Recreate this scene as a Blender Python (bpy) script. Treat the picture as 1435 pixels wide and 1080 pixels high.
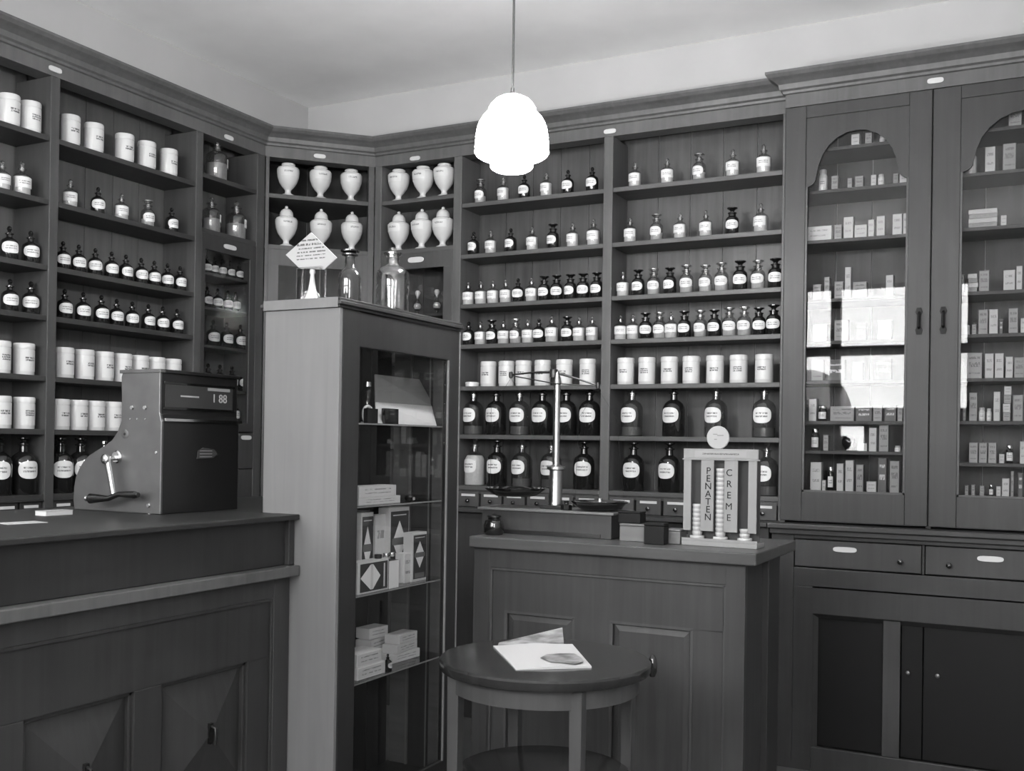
import bpy, bmesh, math, random
from mathutils import Vector, Matrix
R = math.radians
random.seed(7)
C = bpy.context.scene.collection
for o in list(bpy.data.objects): bpy.data.objects.remove(o, do_unlink=True)

# ------------------------------------------------------------------ camera
F, PIT, ROLL, CY, YAW = 1459.22, .004739, .014931, 614.72, .475492
def vec(a): return Vector(a)
def rz(v): c, s = math.cos(YAW), math.sin(YAW); return Vector((c*v.x - s*v.y, s*v.x + c*v.y, v.z))
_f = Vector((0, math.cos(PIT), math.sin(PIT))); _u = Vector((0, -math.sin(PIT), math.cos(PIT))); _r = Vector((1, 0, 0))
FW = rz(_f); RT = rz(_r*math.cos(ROLL) + _u*math.sin(ROLL)); UP = rz(-_r*math.sin(ROLL) + _u*math.cos(ROLL))
EYE = Vector((0, 0, 1.5))
cd = bpy.data.cameras.new('camera'); cam = bpy.data.objects.new('camera', cd); C.objects.link(cam)
m = Matrix.Identity(4)
for i in range(3): m[i][0] = RT[i]; m[i][1] = UP[i]; m[i][2] = -FW[i]; m[i][3] = EYE[i]
cam.matrix_world = m
cd.sensor_width = 36; cd.lens = F/1435*36; cd.shift_y = (CY-540)/1435; cd.clip_start = .05
bpy.context.scene.camera = cam
def ray(u, v): return FW + RT*((u-717.5)/F) - UP*((v-CY)/F)
# survey helpers: where a sight line meets a real plane of the room
def onx(u, v, x): r = ray(u, v); return EYE + r*((x-EYE.x)/r.x)
def ony(u, v, y): r = ray(u, v); return EYE + r*((y-EYE.y)/r.y)
def onz(u, v, z): r = ray(u, v); return EYE + r*((z-EYE.z)/r.z)
def onp(u, v, p, n): r = ray(u, v); return EYE + r*((p-EYE).dot(n)/r.dot(n))

# ------------------------------------------------------------------ world, light, exposure
SKY = 10.0
w = bpy.data.worlds.new('sky'); bpy.context.scene.world = w; w.use_nodes = True
bgn = w.node_tree.nodes['Background']; bgn.inputs[0].default_value = (1, 1, 1, 1); bgn.inputs[1].default_value = SKY
vs = bpy.context.scene.view_settings
vs.view_transform = 'Standard'; vs.look = 'None'; vs.gamma = 1; vs.use_curve_mapping = False; vs.exposure = 1.5
LAMP_E = 72.0
def portal(loc, rot, sx, sy):
    l = bpy.data.lights.new('window_portal', 'AREA'); l.shape = 'RECTANGLE'; l.size = sx; l.size_y = sy; l.cycles.is_portal = True
    o = bpy.data.objects.new('window_portal', l); o.location = loc; o.rotation_euler = rot; C.objects.link(o)

# ------------------------------------------------------------------ materials
MT = {}
def nmat(name):
    m = bpy.data.materials.new(name); m.use_nodes = True; nt = m.node_tree
    return m, nt, nt.nodes['Principled BSDF']
def plain(name, g, rough=.5, noise=.0, nscale=20, metal=0, spec=.5, coat=0, bump=0):
    if name in MT: return MT[name]
    m, nt, p = nmat(name); col = g if isinstance(g, tuple) else (g, g, g)
    p.inputs['Base Color'].default_value = (*col, 1); p.inputs['Roughness'].default_value = rough
    p.inputs['Metallic'].default_value = metal; p.inputs['Specular IOR Level'].default_value = spec
    p.inputs['Coat Weight'].default_value = coat
    if noise or bump:
        tc = nt.nodes.new('ShaderNodeTexCoord'); n = nt.nodes.new('ShaderNodeTexNoise'); n.inputs['Scale'].default_value = nscale; n.inputs['Detail'].default_value = 5
        nt.links.new(tc.outputs['Object'], n.inputs['Vector'])
        if noise:
            r = nt.nodes.new('ShaderNodeMapRange'); r.inputs['From Min'].default_value = .3; r.inputs['From Max'].default_value = .7
            r.inputs['To Min'].default_value = 1-noise; r.inputs['To Max'].default_value = 1+noise
            v = nt.nodes.new('ShaderNodeVectorMath'); v.operation = 'SCALE'; v.inputs[0].default_value = col
            nt.links.new(n.outputs['Fac'], r.inputs['Value']); nt.links.new(r.outputs['Result'], v.inputs['Scale']); nt.links.new(v.outputs[0], p.inputs['Base Color'])
        if bump:
            b = nt.nodes.new('ShaderNodeBump'); b.inputs['Strength'].default_value = bump; b.inputs['Distance'].default_value = .003
            nt.links.new(n.outputs['Fac'], b.inputs['Height']); nt.links.new(b.outputs[0], p.inputs['Normal'])
    MT[name] = m; return m
def wood(name, g, rough=.42, var=.22, axis='z', scale=1.0, coat=.0):
    m, nt, p = nmat(name)
    tc = nt.nodes.new('ShaderNodeTexCoord'); mp = nt.nodes.new('ShaderNodeMapping')
    s = {'z': (26, 26, 1.3), 'x': (1.3, 26, 26), 'y': (26, 1.3, 26)}[axis]
    mp.inputs['Scale'].default_value = tuple(k*scale for k in s)
    n = nt.nodes.new('ShaderNodeTexNoise'); n.inputs['Scale'].default_value = 1; n.inputs['Detail'].default_value = 7; n.inputs['Distortion'].default_value = .6
    n2 = nt.nodes.new('ShaderNodeTexNoise'); n2.inputs['Scale'].default_value = 2.2; n2.inputs['Detail'].default_value = 3
    ad = nt.nodes.new('ShaderNodeMath'); ad.operation = 'ADD'
    r = nt.nodes.new('ShaderNodeMapRange'); r.inputs['From Min'].default_value = .65; r.inputs['From Max'].default_value = 1.35
    r.inputs['To Min'].default_value = g*(1-var); r.inputs['To Max'].default_value = g*(1+var)
    L = nt.links.new
    L(tc.outputs['Object'], mp.inputs['Vector']); L(mp.outputs[0], n.inputs['Vector']); L(tc.outputs['Object'], n2.inputs['Vector'])
    L(n.outputs['Fac'], ad.inputs[0]); L(n2.outputs['Fac'], ad.inputs[1]); L(ad.outputs[0], r.inputs['Value']); L(r.outputs['Result'], p.inputs['Base Color'])
    p.inputs['Roughness'].default_value = rough; p.inputs['Coat Weight'].default_value = coat; p.inputs['Coat Roughness'].default_value = .15
    p.inputs['Specular IOR Level'].default_value = .28
    b = nt.nodes.new('ShaderNodeBump'); b.inputs['Strength'].default_value = .12; b.inputs['Distance'].default_value = .002
    L(n.outputs['Fac'], b.inputs['Height']); L(b.outputs[0], p.inputs['Normal'])
    MT[name] = m; return m
def glass(name, tint=.93, base=.06, top=.9, rough=.015):
    m = bpy.data.materials.new(name); m.use_nodes = True; nt = m.node_tree; nt.nodes.clear()
    o = nt.nodes.new('ShaderNodeOutputMaterial'); t = nt.nodes.new('ShaderNodeBsdfTransparent'); g = nt.nodes.new('ShaderNodeBsdfGlossy')
    t.inputs[0].default_value = (tint, tint, tint, 1); g.inputs['Roughness'].default_value = rough
    lw = nt.nodes.new('ShaderNodeLayerWeight'); pw = nt.nodes.new('ShaderNodeMath'); pw.operation = 'POWER'; pw.inputs[1].default_value = 4
    mr = nt.nodes.new('ShaderNodeMapRange'); mr.inputs['To Min'].default_value = base; mr.inputs['To Max'].default_value = top
    mx = nt.nodes.new('ShaderNodeMixShader'); L = nt.links.new; lw.inputs['Blend'].default_value = .5
    L(lw.outputs['Facing'], pw.inputs[0]); L(pw.outputs[0], mr.inputs['Value']); L(mr.outputs[0], mx.inputs[0]); L(t.outputs[0], mx.inputs[1]); L(g.outputs[0], mx.inputs[2]); L(mx.outputs[0], o.inputs[0])
    MT[name] = m; return m
def printed(name, g, ink, rows, lo=.12, hi=.88, freq=16, rough=.45, uv=True):
    """paper or enamel with rows of small dark print; rows = [(v centre, half height), ...]"""
    m, nt, p = nmat(name); L = nt.links.new
    tc = nt.nodes.new('ShaderNodeTexCoord'); sx = nt.nodes.new('ShaderNodeSeparateXYZ'); L(tc.outputs['UV'], sx.inputs[0])
    oi = nt.nodes.new('ShaderNodeObjectInfo')
    def mth(op, a, b=None, c=None):
        n = nt.nodes.new('ShaderNodeMath'); n.operation = op
        for i, k in enumerate((a, b, c)):
            if k is None: continue
            if isinstance(k, (int, float)): n.inputs[i].default_value = k
            else: L(k, n.inputs[i])
        return n.outputs[0]
    acc = None
    for i, (c, h) in enumerate(rows):
        k = mth('COMPARE', sx.outputs['Y'], c, h); acc = k if acc is None else mth('MAXIMUM', acc, k)
    win = mth('COMPARE', sx.outputs['X'], (lo+hi)/2, (hi-lo)/2)
    cb = nt.nodes.new('ShaderNodeCombineXYZ')
    L(mth('MULTIPLY_ADD', sx.outputs['X'], freq, mth('MULTIPLY', oi.outputs['Random'], 91)), cb.inputs[0]); L(mth('MULTIPLY', sx.outputs['Y'], 9), cb.inputs[1])
    n = nt.nodes.new('ShaderNodeTexNoise'); n.inputs['Scale'].default_value = 1; n.inputs['Detail'].default_value = 1; L(cb.outputs[0], n.inputs['Vector'])
    k = mth('MULTIPLY', mth('MULTIPLY', acc, win), mth('GREATER_THAN', n.outputs['Fac'], .44))
    r = nt.nodes.new('ShaderNodeMapRange'); r.inputs['To Min'].default_value = g; r.inputs['To Max'].default_value = ink
    L(k, r.inputs['Value']); L(r.outputs[0], p.inputs['Base Color']); p.inputs['Roughness'].default_value = rough
    MT[name] = m; return m
wood('oak', .0340); wood('oak_x', .0407, axis='x'); wood('oak_y', .0385, axis='y')
wood('oak_mid', .0577); wood('oak_back', .0592, var=.4); wood('oak_dark', .042, rough=.5); wood('left_back', .085, rough=.6); wood('oak_light', .088); wood('oak_edge', .075, axis='x'); wood('oak_black', .024, rough=.45); wood('dark_frame', .034, rough=.4); plain('black_matte', .006, .5, spec=.2)
wood('counter_oak', .0429, var=.25); wood('counter_top', .0629, axis='x', rough=.3)
wood('pale_oak', .1520, var=.10, rough=.5); wood('mid_wood', .1200, axis='x'); wood('table_wood', .0222, rough=.2, coat=.4)
wood('stand_wood', .2220, var=.06, rough=.6)
plain('ceiling_plaster', .92, .9, .03, 3, bump=.1); plain('wall_plaster', .42, .9, .03, 3); plain('room_wall', .62, .9, .05, 2)
wood('floor_boards', .07, axis='y', scale=.4)
plain('porcelain', .55, .25, coat=.3); plain('enamel', .5, .35); plain('black_paint', .012, .35); plain('black_gloss', .008, .12, coat=.6)
plain('steel', .16, .42, .12, 9, metal=.75); plain('brass', .42, .3, metal=1); plain('nickel', .7, .18, metal=1); plain('dark_metal', .05, .35, metal=.8)
plain('cork', .3, .8); plain('powder', .62, .9, .06, 60); plain('liquid', .10, .15); plain('mid_stuff', .25, .8); plain('half_stuff', .45, .85)
plain('amber', .010, .09, coat=.5); plain('green_glass', .03, .08, coat=.5); plain('white_paper', .52, .7); plain('window_dark', .045, .35); plain('page_paper', .40, .7); plain('paper_grey', .31, .7)
plain('print_dark', .035, .6); plain('print_grey', .16, .6); plain('card_light', .40, .6); plain('cord', .07, .6); plain('interior_dark', .035, .7)
printed('cab_print_lit', .70, .3, [(.72, .06), (.35, .05)], .15, .85, 9); plain('cab_card_lit', .68, .6); plain('cab_white_lit', .88, .6)  # tones lightened to make up for light missing inside the display cabinet
plain('picture', .20, .6, .75, 14)
glass('pane'); glass('pane_cupboard', .9, .028, .8); glass('bottle_glass', .80, .10, .9); glass('jar_glass', .84, .16, .95, .03); glass('stopper_glass', .85, .38, .95, .25); glass('frosted_sign', .55, .3, .9, .4)
printed('label_print', .62, .15, [(.62, .05), (.42, .05)], .2, .8, 26)
printed('label_print_one', .78, .10, [(.5, .09)], .14, .86, 14)
printed('can_print', .55, .10, [(.63, .04), (.52, .04)], .24, .76, 24)
printed('can_print_three', .55, .10, [(.67, .035), (.57, .035), (.47, .035)], .24, .76, 24)
printed('sign_print', .36, .08, [(.80, .022), (.69, .028), (.585, .018), (.49, .018), (.40, .014), (.31, .014)], .22, .78, 34)
printed('plate_print', .78, .35, [(.5, .14)], .12, .88, 22)
printed('carton_print', .24, .12, [(.82, .05), (.55, .10), (.2, .03)], .12, .88, 9)
printed('carton_pale', .44, .25, [(.72, .06), (.35, .05)], .15, .85, 9)
printed('carton_dark', .07, .45, [(.78, .05), (.45, .08)], .15, .85, 9)
printed('header_print', .235, .07, [(.5, .12)], .15, .86, 40)
m, nt, p = nmat('opal_glass'); p.inputs['Base Color'].default_value = (.9, .9, .9, 1); p.inputs['Roughness'].default_value = .25
p.inputs['Emission Color'].default_value = (1, 1, 1, 1); p.inputs['Emission Strength'].default_value = .36
_t = nt.nodes.new('ShaderNodeBsdfTransparent'); _m = nt.nodes.new('ShaderNodeMixShader'); _m.inputs[0].default_value = .45
nt.links.new(p.outputs[0], _m.inputs[1]); nt.links.new(_t.outputs[0], _m.inputs[2]); nt.links.new(_m.outputs[0], nt.nodes['Material Output'].inputs[0]); MT['opal_glass'] = m

m, nt, p = nmat('opal_rib'); p.inputs['Base Color'].default_value = (.3, .3, .3, 1); p.inputs['Emission Color'].default_value = (1, 1, 1, 1); p.inputs['Emission Strength'].default_value = .10; MT['opal_rib'] = m
# ------------------------------------------------------------------ mesh helpers
class MB:
    def __init__(s): s.v = []; s.f = []; s.uv = None
    def add(s, vs_, fs): k = len(s.v); s.v += [tuple(a) for a in vs_]; s.f += [tuple(i+k for i in f) for f in fs]; return s
    def box(s, x0, x1, y0, y1, z0, z1):
        return s.add([(x0,y0,z0),(x1,y0,z0),(x1,y1,z0),(x0,y1,z0),(x0,y0,z1),(x1,y0,z1),(x1,y1,z1),(x0,y1,z1)],
                     [(0,3,2,1),(4,5,6,7),(0,1,5,4),(1,2,6,5),(2,3,7,6),(3,0,4,7)])
    def prism(s, pts, a, b):
        """pts = list of 3-D points (planar loop); extruded from offset vector a to offset vector b"""
        n = len(pts); a = Vector(a); b = Vector(b); P = [Vector(p) for p in pts]
        return s.add([p+a for p in P]+[p+b for p in P], [tuple(range(n))[::-1], tuple(range(n, 2*n))]+[(i, (i+1) % n, n+(i+1) % n, n+i) for i in range(n)])
    def lathe(s, prof, n=24, c=(0, 0, 0), caps=True):
        k = len(s.v)
        for r, z in prof:
            for i in range(n): a = 2*math.pi*i/n; s.v.append((c[0]+r*math.cos(a), c[1]+r*math.sin(a), c[2]+z))
        for j in range(len(prof)-1):
            for i in range(n): s.f.append((k+j*n+i, k+j*n+(i+1) % n, k+(j+1)*n+(i+1) % n, k+(j+1)*n+i))
        if caps and prof[0][0] > 1e-5: s.f.append(tuple(k+i for i in range(n))[::-1])
        if caps and prof[-1][0] > 1e-5: s.f.append(tuple(k+(len(prof)-1)*n+i for i in range(n)))
        return s
    def tube(s, pts, r, n=8):
        P = [Vector(p) for p in pts]; k = len(s.v)
        for j, p in enumerate(P):
            d = (P[min(j+1, len(P)-1)]-P[max(j-1, 0)]).normalized(); a = d.orthogonal().normalized() if j == 0 else (a - d*a.dot(d)).normalized(); b = d.cross(a)
            rr = r[j] if isinstance(r, (list, tuple)) else r
            for i in range(n): t = 2*math.pi*i/n; s.v.append(tuple(p+a*(rr*math.cos(t))+b*(rr*math.sin(t))))
        for j in range(len(P)-1):
            for i in range(n): s.f.append((k+j*n+i, k+j*n+(i+1) % n, k+(j+1)*n+(i+1) % n, k+(j+1)*n+i))
        s.f.append(tuple(k+i for i in range(n))[::-1]); s.f.append(tuple(k+(len(P)-1)*n+i for i in range(n)))
        return s
    def mesh(s, name, mat, smooth=False):
        me = bpy.data.meshes.new(name); me.from_pydata(s.v, [], s.f)
        if s.uv:
            l = me.uv_layers.new(name='UVMap')
            for lp in me.loops: l.data[lp.index].uv = s.uv[lp.vertex_index]
        me.materials.append(MT[mat] if isinstance(mat, str) else mat)
        bm = bmesh.new(); bm.from_mesh(me); bmesh.ops.remove_doubles(bm, verts=bm.verts, dist=1e-6) if not s.uv else None
        bmesh.ops.recalc_face_normals(bm, faces=bm.faces); bm.to_mesh(me); bm.free()
        if smooth:
            me.polygons.foreach_set('use_smooth', [True]*len(me.polygons)); me.set_sharp_from_angle(angle=R(40))
        return me
    def obj(s, name, mat, parent=None, smooth=False, bevel=0, loc=None):
        return link(name, s.mesh(name, mat, smooth), parent, loc, bevel)
def link(name, me, parent=None, loc=None, bevel=0):
    o = bpy.data.objects.new(name, me); C.objects.link(o)
    if parent is not None: o.parent = parent
    if loc is not None: o.location = loc
    if bevel:
        b = o.modifiers.new('bevel', 'BEVEL'); b.width = bevel; b.segments = 2; b.limit_method = 'ANGLE'
    return o
def tag(o, label=None, cat=None, group=None, kind=None):
    if label: o['label'] = label
    if cat: o['category'] = cat
    if group: o['group'] = group
    if kind: o['kind'] = kind
    return o
def thing(name, label, cat, loc=(0, 0, 0), rot=0, group=None):
    o = bpy.data.objects.new(name, None); C.objects.link(o); o.empty_display_size = .05
    o.location = loc; o.rotation_euler = (0, 0, rot); return tag(o, label, cat, group)
def box(name, mat, parent, x0, x1, y0, y1, z0, z1, bevel=.002): return MB().box(x0, x1, y0, y1, z0, z1).obj(name, mat, parent, bevel=bevel)
def patch(r, z0, z1, half, oval=True, ang=-math.pi/2, n=16, m_=8):
    """a sheet curved round a vertical cylinder, with UV 0..1, facing direction ang"""
    b = MB(); b.uv = []
    def P(u, v): a = ang + (u-.5)*2*half; return (r*math.cos(a), r*math.sin(a), z0+(z1-z0)*v)
    if oval:
        k = 16
        for i in range(k+1):
            t_ = -1+2*i/k; u = .5+.5*math.sin(t_*math.pi/2)*.999; h_ = .5*max(1e-4, 1-abs(2*u-1)**2.6)**(1/2.6)
            for v in (.5-h_, .5, .5+h_): b.v.append(P(u, v)); b.uv.append((u, v))
        for i in range(k):
            for q in (0, 1): b.f.append((3*i+q, 3*i+3+q, 3*i+4+q, 3*i+1+q))
    else:
        for j in range(2):
            for i in range(n+1): u = i/n; b.v.append(P(u, j)); b.uv.append((u, j))
        for i in range(n): b.f.append((i, i+1, n+1+i+1, n+1+i))
    return b
def quad(p00, p10, p11, p01):
    b = MB(); b.v = [tuple(p) for p in (p00, p10, p11, p01)]; b.f = [(0, 1, 2, 3)]; b.uv = [(0, 0), (1, 0), (1, 1), (0, 1)]; return b
def text(name, s, size, mat, parent, mtx, extrude=.0008, align='CENTER'):
    cu = bpy.data.curves.new(name, 'FONT'); cu.body = s; cu.size = size; cu.extrude = extrude;  cu.align_x = align; cu.align_y = 'CENTER'
    t = bpy.data.objects.new(name, cu); C.objects.link(t); me = bpy.data.meshes.new_from_object(t.evaluated_get(bpy.context.evaluated_depsgraph_get()))
    bpy.data.objects.remove(t); me.materials.clear(); me.materials.append(MT[mat]); o = bpy.data.objects.new(name, me); C.objects.link(o)
    o.parent = parent; o.matrix_local = mtx; return o

# ------------------------------------------------------------------ room shell
XL, YB, XR, YF, ZC = -5.25, 6.58, 2.1, -1.5, 4.14
ZF = -.36                                # floor level in survey units (camera eye = 1.5)
def struct(name, mb, mat): return tag(mb.obj(name, mat), kind='structure')
struct('floor', MB().box(XL-.2, XR+.2, YF-.2, YB+.2, ZF-.1, ZF), 'floor_boards')
struct('ceiling', MB().box(XL-.2, XR+.2, YF-.2, YB+.2, ZC, ZC+.1), 'ceiling_plaster')
struct('wall_left', MB().box(XL-.2, XL, YF-.2, YB+.2, ZF, ZC), 'wall_plaster')
struct('wall_back', MB().box(XL, XR+.2, YB, YB+.2, ZF, ZC), 'wall_plaster')
struct('wall_right', MB().box(XR, XR+.2, YF-.2, YB, ZF, ZC), 'room_wall')
WIN = [(-4.75, -.85, 1.98, 3.62), (-2.46, -2.06, 1.42, 1.84), (.25, 1.8, 1.3, 3.75)]  # third window is an unseen addition to brighten ceiling and cabinet interior
fw_ = MB()
xs = sorted({XL, XR} | {a for w_ in WIN for a in w_[:2]})
for a, b in zip(xs[:-1], xs[1:]):
    spans = sorted((w_[2], w_[3]) for w_ in WIN if w_[0] <= a+1e-6 and w_[1] >= b-1e-6); z = ZF
    for s0, s1 in spans: fw_.box(a, b, YF-.2, YF, z, s0); z = s1
    fw_.box(a, b, YF-.2, YF, z, ZC)
struct('wall_front', fw_, 'room_wall')
for i, (a, b, c, d) in enumerate(WIN):
    wd = tag(thing('window_%d' % (i+1), None, None), kind='structure')
    fr = MB(); t = .05
    fr.box(a, a+t, YF-.12, YF-.04, c, d).box(b-t, b, YF-.12, YF-.04, c, d).box(a, b, YF-.12, YF-.04, c, c+t).box(a, b, YF-.12, YF-.04, d-t, d)
    if i == 0: fr.box(a, b, YF-.14, YF-.02, 2.71, 2.83).box(-2.54, -2.42, YF-.14, YF-.02, c, d).box(-3.7, -3.6, YF-.14, YF-.02, c, d)
    if i == 2: fr.box(a, b, YF-.14, YF-.02, 2.5, 2.58)
    fr.obj('window_frame', 'oak_dark', wd)
    MB().box(a, b, YF-.09, YF-.085, c, d).obj('window_pane', 'pane', wd)
    portal(((a+b)/2, YF-.16, (c+d)/2), (R(90), 0, 0), b-a, d-c)
# round sign hung in the shop window behind the viewer (seen as a reflection)
sg = thing('window_sign', 'round translucent sign reflected in glass cupboard door', 'sign', (-2.83, YF+.02, 1.95))
MB().prism([(.58*math.cos(a*math.pi/24), 0, max(.58*math.sin(a*math.pi/24), .035)) for a in range(0, 25)], (0, 0, 0), (0, .012, 0)).obj('sign_disc', 'frosted_sign', sg)

# ------------------------------------------------------------------ cornice sweep
CORN = [(0, 3.51), (.0, 3.585), (.012, 3.59), (.016, 3.603), (.03, 3.612), (.036, 3.64), (.055, 3.655), (.062, 3.66), (.085, 3.672), (.10, 3.69), (.10, 3.705), (-.12, 3.705), (-.12, 3.51)]
def cornice(parent, P0, P1, n0, n1, prof=CORN):
    """one straight run between plan points P0 and P1; n0, n1 = mitre offset directions (per unit projection)"""
    b = MB(); k = len(prof)
    for P, n in ((P0, n0), (P1, n1)):
        for o_, z in prof: b.v.append((P[0]+n[0]*o_, P[1]+n[1]*o_, z))
    b.f = [tuple(range(k))[::-1], tuple(range(k, 2*k))]+[(i, (i+1) % k, k+(i+1) % k, k+i) for i in range(k)]
    return b.obj('cornice', 'oak_light', parent)
def mitre(na, nb): # outward normals of the two runs
    na, nb = Vector(na), Vector(nb); h = (na+nb).normalized(); return tuple(h/h.dot(na))
XS, YS = -4.95, 6.3                      # front planes of left and rear shelving
A = Vector((XS, 5.735, 0)); B = Vector((-4.405, YS, 0)); DT = (B-A).normalized(); DN = Vector((DT.y, -DT.x, 0)) # diagonal, normal to the room
YC = 6.2; XC0, XC1 = -1.405, .32         # cupboard front plane and ends
nL, nR = (1, 0), (0, -1); nD = (DN.x, DN.y)
mLD = mitre(nL, nD); mDR = mitre(nD, nR)

def plate(parent, p, n, wd=.085, ht=.03, mat='enamel', name='number_plate'):
    """small oval enamel plate at p on a face with outward normal n"""
    n = Vector(n); t = Vector((-n.y, n.x, 0)); b = MB(); pts = []
    for i in range(20):
        a = 2*math.pi*i/20; cx = math.copysign(abs(math.cos(a))**.5, math.cos(a)); sy = math.copysign(abs(math.sin(a))**.7, math.sin(a))
        pts.append(Vector(p)+t*(wd/2*cx)+Vector((0, 0, ht/2*sy)))
    return b.prism(pts, n*0, n*.006).obj(name, mat, parent)

# ================================================================== LEFT WALL SHELVING
ZL = [3.174, 2.82, 2.455, 2.175, 1.838, 1.542, 1.18]
ZR = [3.175, 2.817, 2.469, 2.187, 1.895, 1.56, 1.205]
ZD = [3.253, 2.89]
lw = thing('wall_shelving', 'tall dark wood shelving along the left wall, full of white canisters and bottles', 'shelving', (0, 0, 0))
yU = [1.7, 2.85, 3.955, 5.07]            # near faces of the uprights
def upright(parent, x0, x1, y0, y1, z0, z1, mat='oak_mid'): return box('upright', mat, parent, x0, x1, y0, y1, z0, z1, .004)
for y in yU: upright(lw, XL+.012, XS, y, y+.06, 1.1, 3.51)
upright(lw, XL+.012, XS, 5.655, 5.735, ZF, 3.51)
for i, (y0, y1) in enumerate(((2.91, 3.955), (4.015, 5.07), (1.76, 2.85))):
    for z in ZL: box('shelf', 'oak_y', lw, XL+.012, XS-.006, y0, y1, z-.03, z)
    k = 5
    for j in range(k):
        a = y0+(y1-y0)*j/k; b = y0+(y1-y0)*(j+1)/k; box('back_plank', 'left_back', lw, XL+.001, XL+.011, a+.002, b-.002, 1.1, 3.66, .001)
    for j in range(7):                   # row of little drawers under the lowest shelf
        a = y0+(y1-y0)*j/7; b = y0+(y1-y0)*(j+1)/7
        d = box('drawer', 'oak', lw, XS-.2, XS-.012, a+.008, b-.008, 1.045, 1.143, .003)
        box('label_strip', 'white_paper', d, XS-.012, XS-.009, a+.03, b-.03, 1.108, 1.124, 0)
        MB().lathe([(.004, 0), (.005, .008), (.012, .014), (.011, .02), (.004, .024)], 10).obj('knob', 'black_gloss', d, True).matrix_local = Matrix.Translation((XS-.012, (a+b)/2, 1.078)) @ Matrix.Rotation(R(90), 4, 'Y')
    box('rail', 'oak', lw, XL+.012, XS, y0, y1, 1.143, 1.15, .001)
box('base_cabinet', 'oak_dark', lw, XL+.012, XS+.01, 1.7, 5.655, ZF, 1.04, .003)
# far narrow bay: two shelves over a glazed door and a drawer
y0, y1 = 5.13, 5.655
for z in ZD: box('shelf', 'oak_y', lw, XL+.012, XS-.006, y0, y1, z-.03, z)
for z in (2.615, 2.385, 2.13, 1.84, 1.615): box('shelf', 'oak_y', lw, XL+.012, XS-.05, y0, y1, z-.018, z)
for j in range(3): box('back_plank', 'left_back', lw, XL+.001, XL+.011, y0+(y1-y0)*j/3+.002, y0+(y1-y0)*(j+1)/3-.002, 1.1, 3.66, .001)
d = MB(); d.box(XS-.022, XS, y0, y1, 2.755, 2.86).box(XS-.022, XS, y0, y1, 1.555, 1.61).box(XS-.022, XS, y0, y0+.035, 1.61, 2.755).box(XS-.022, XS, y1-.06, y1, 1.61, 2.755)
d = d.obj('door', 'oak', lw, bevel=.003)
box('pane', 'pane_cupboard', d, XS-.013, XS-.009, y0+.035, y1-.06, 1.61, 2.755, 0)
plate(d, (XS, 5.39, 2.803), (1, 0, 0), .12, .032, 'plate_print' if False else 'enamel')
dr = box('drawer', 'oak_dark', lw, XS-.25, XS, y0, y1, 1.30, 1.545, .003); plate(dr, (XS, 5.58, 1.515), (1, 0, 0), .10, .03)
box('lower_panel', 'oak_dark', lw, XS-.03, XS-.004, y0, y1, 1.04, 1.295, .003)
for y in yU+[5.655]: box('wall_cleat', 'left_back', lw, XL+.001, XL+.011, y-.002, y+.075, 1.1, 3.659, 0)
cornice(lw, (XS, 1.7), (XS, A.y), (1, 0), mLD)
plate(lw, (XS+.001, 3.975, 3.548), (1, 0, 0)); plate(lw, (XS+.001, 5.36, 3.54), (1, 0, 0))
box('cornice_board', 'oak_dark', lw, XL+.005, XS-.12, 1.7, 5.735, 3.66, 3.70, 0)

# ================================================================== CORNER SHELVING (diagonal)
cw = thing('corner_shelving', 'angled corner cabinet between left and rear shelving, white urns above a glazed door', 'shelving')
def poly(name, mat, parent, pts, z0, z1, bevel=.002):
    return MB().prism([(p[0], p[1], z0) for p in pts], (0, 0, 0), (0, 0, z1-z0)).obj(name, mat, parent, bevel=bevel)
Ai, Bi = A+DT*.002, B-DT*.002
inner = [Ai-DN*.006, Bi-DN*.006, Vector((B.x-.002, YB-.012, 0)), Vector((XL+.012, YB-.012, 0)), Vector((XL+.012, A.y+.002, 0))]
for z in ZD: poly('shelf', 'oak_mid', cw, inner, z-.03, z)
for z in (2.46, 2.1): poly('shelf', 'oak_mid', cw, [p-DN*.05 if i < 2 else p for i, p in enumerate(inner)], z-.018, z)
def dbox(name, mat, parent, s0, s1, d0, d1, z0, z1, bevel=.003):
    """box on the diagonal front: s along it from A, d outward from its plane"""
    return MB().prism([A+DT*s0+DN*d0+Vector((0, 0, z0)), A+DT*s1+DN*d0+Vector((0, 0, z0)), A+DT*s1+DN*d1+Vector((0, 0, z0)), A+DT*s0+DN*d1+Vector((0, 0, z0))], (0, 0, 0), (0, 0, z1-z0)).obj(name, mat, parent, bevel=bevel)
LD = (B-A).length
dbox('upright', 'oak_mid', cw, .004, .03, -.05, .002, ZF, 3.51); dbox('upright', 'oak_mid', cw, LD-.045, LD-.002, -.05, .002, ZF, 3.51)
dd = MB()
def dpr(mb, s0, s1, z0, z1, d0=-.024, d1=-.001):
    mb.prism([A+DT*s0+DN*d0+Vector((0, 0, z0)), A+DT*s1+DN*d0+Vector((0, 0, z0)), A+DT*s1+DN*d1+Vector((0, 0, z0)), A+DT*s0+DN*d1+Vector((0, 0, z0))], (0, 0, 0), (0, 0, z1-z0))
dpr(dd, .03, LD-.045, 2.745, 2.86); dpr(dd, .03, LD-.045, 1.45, 1.5); dpr(dd, .03, .105, 1.5, 2.745); dpr(dd, LD-.115, LD-.045, 1.5, 2.745)
dd = dd.obj('door', 'oak_mid', cw, bevel=.003)
dbox('pane', 'pane_cupboard', dd, .105, LD-.115, -.014, -.01, 1.5, 2.745, 0)
dbox('lower_panel', 'oak_dark', cw, .03, LD-.045, -.03, -.006, ZF, 1.445)
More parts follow.
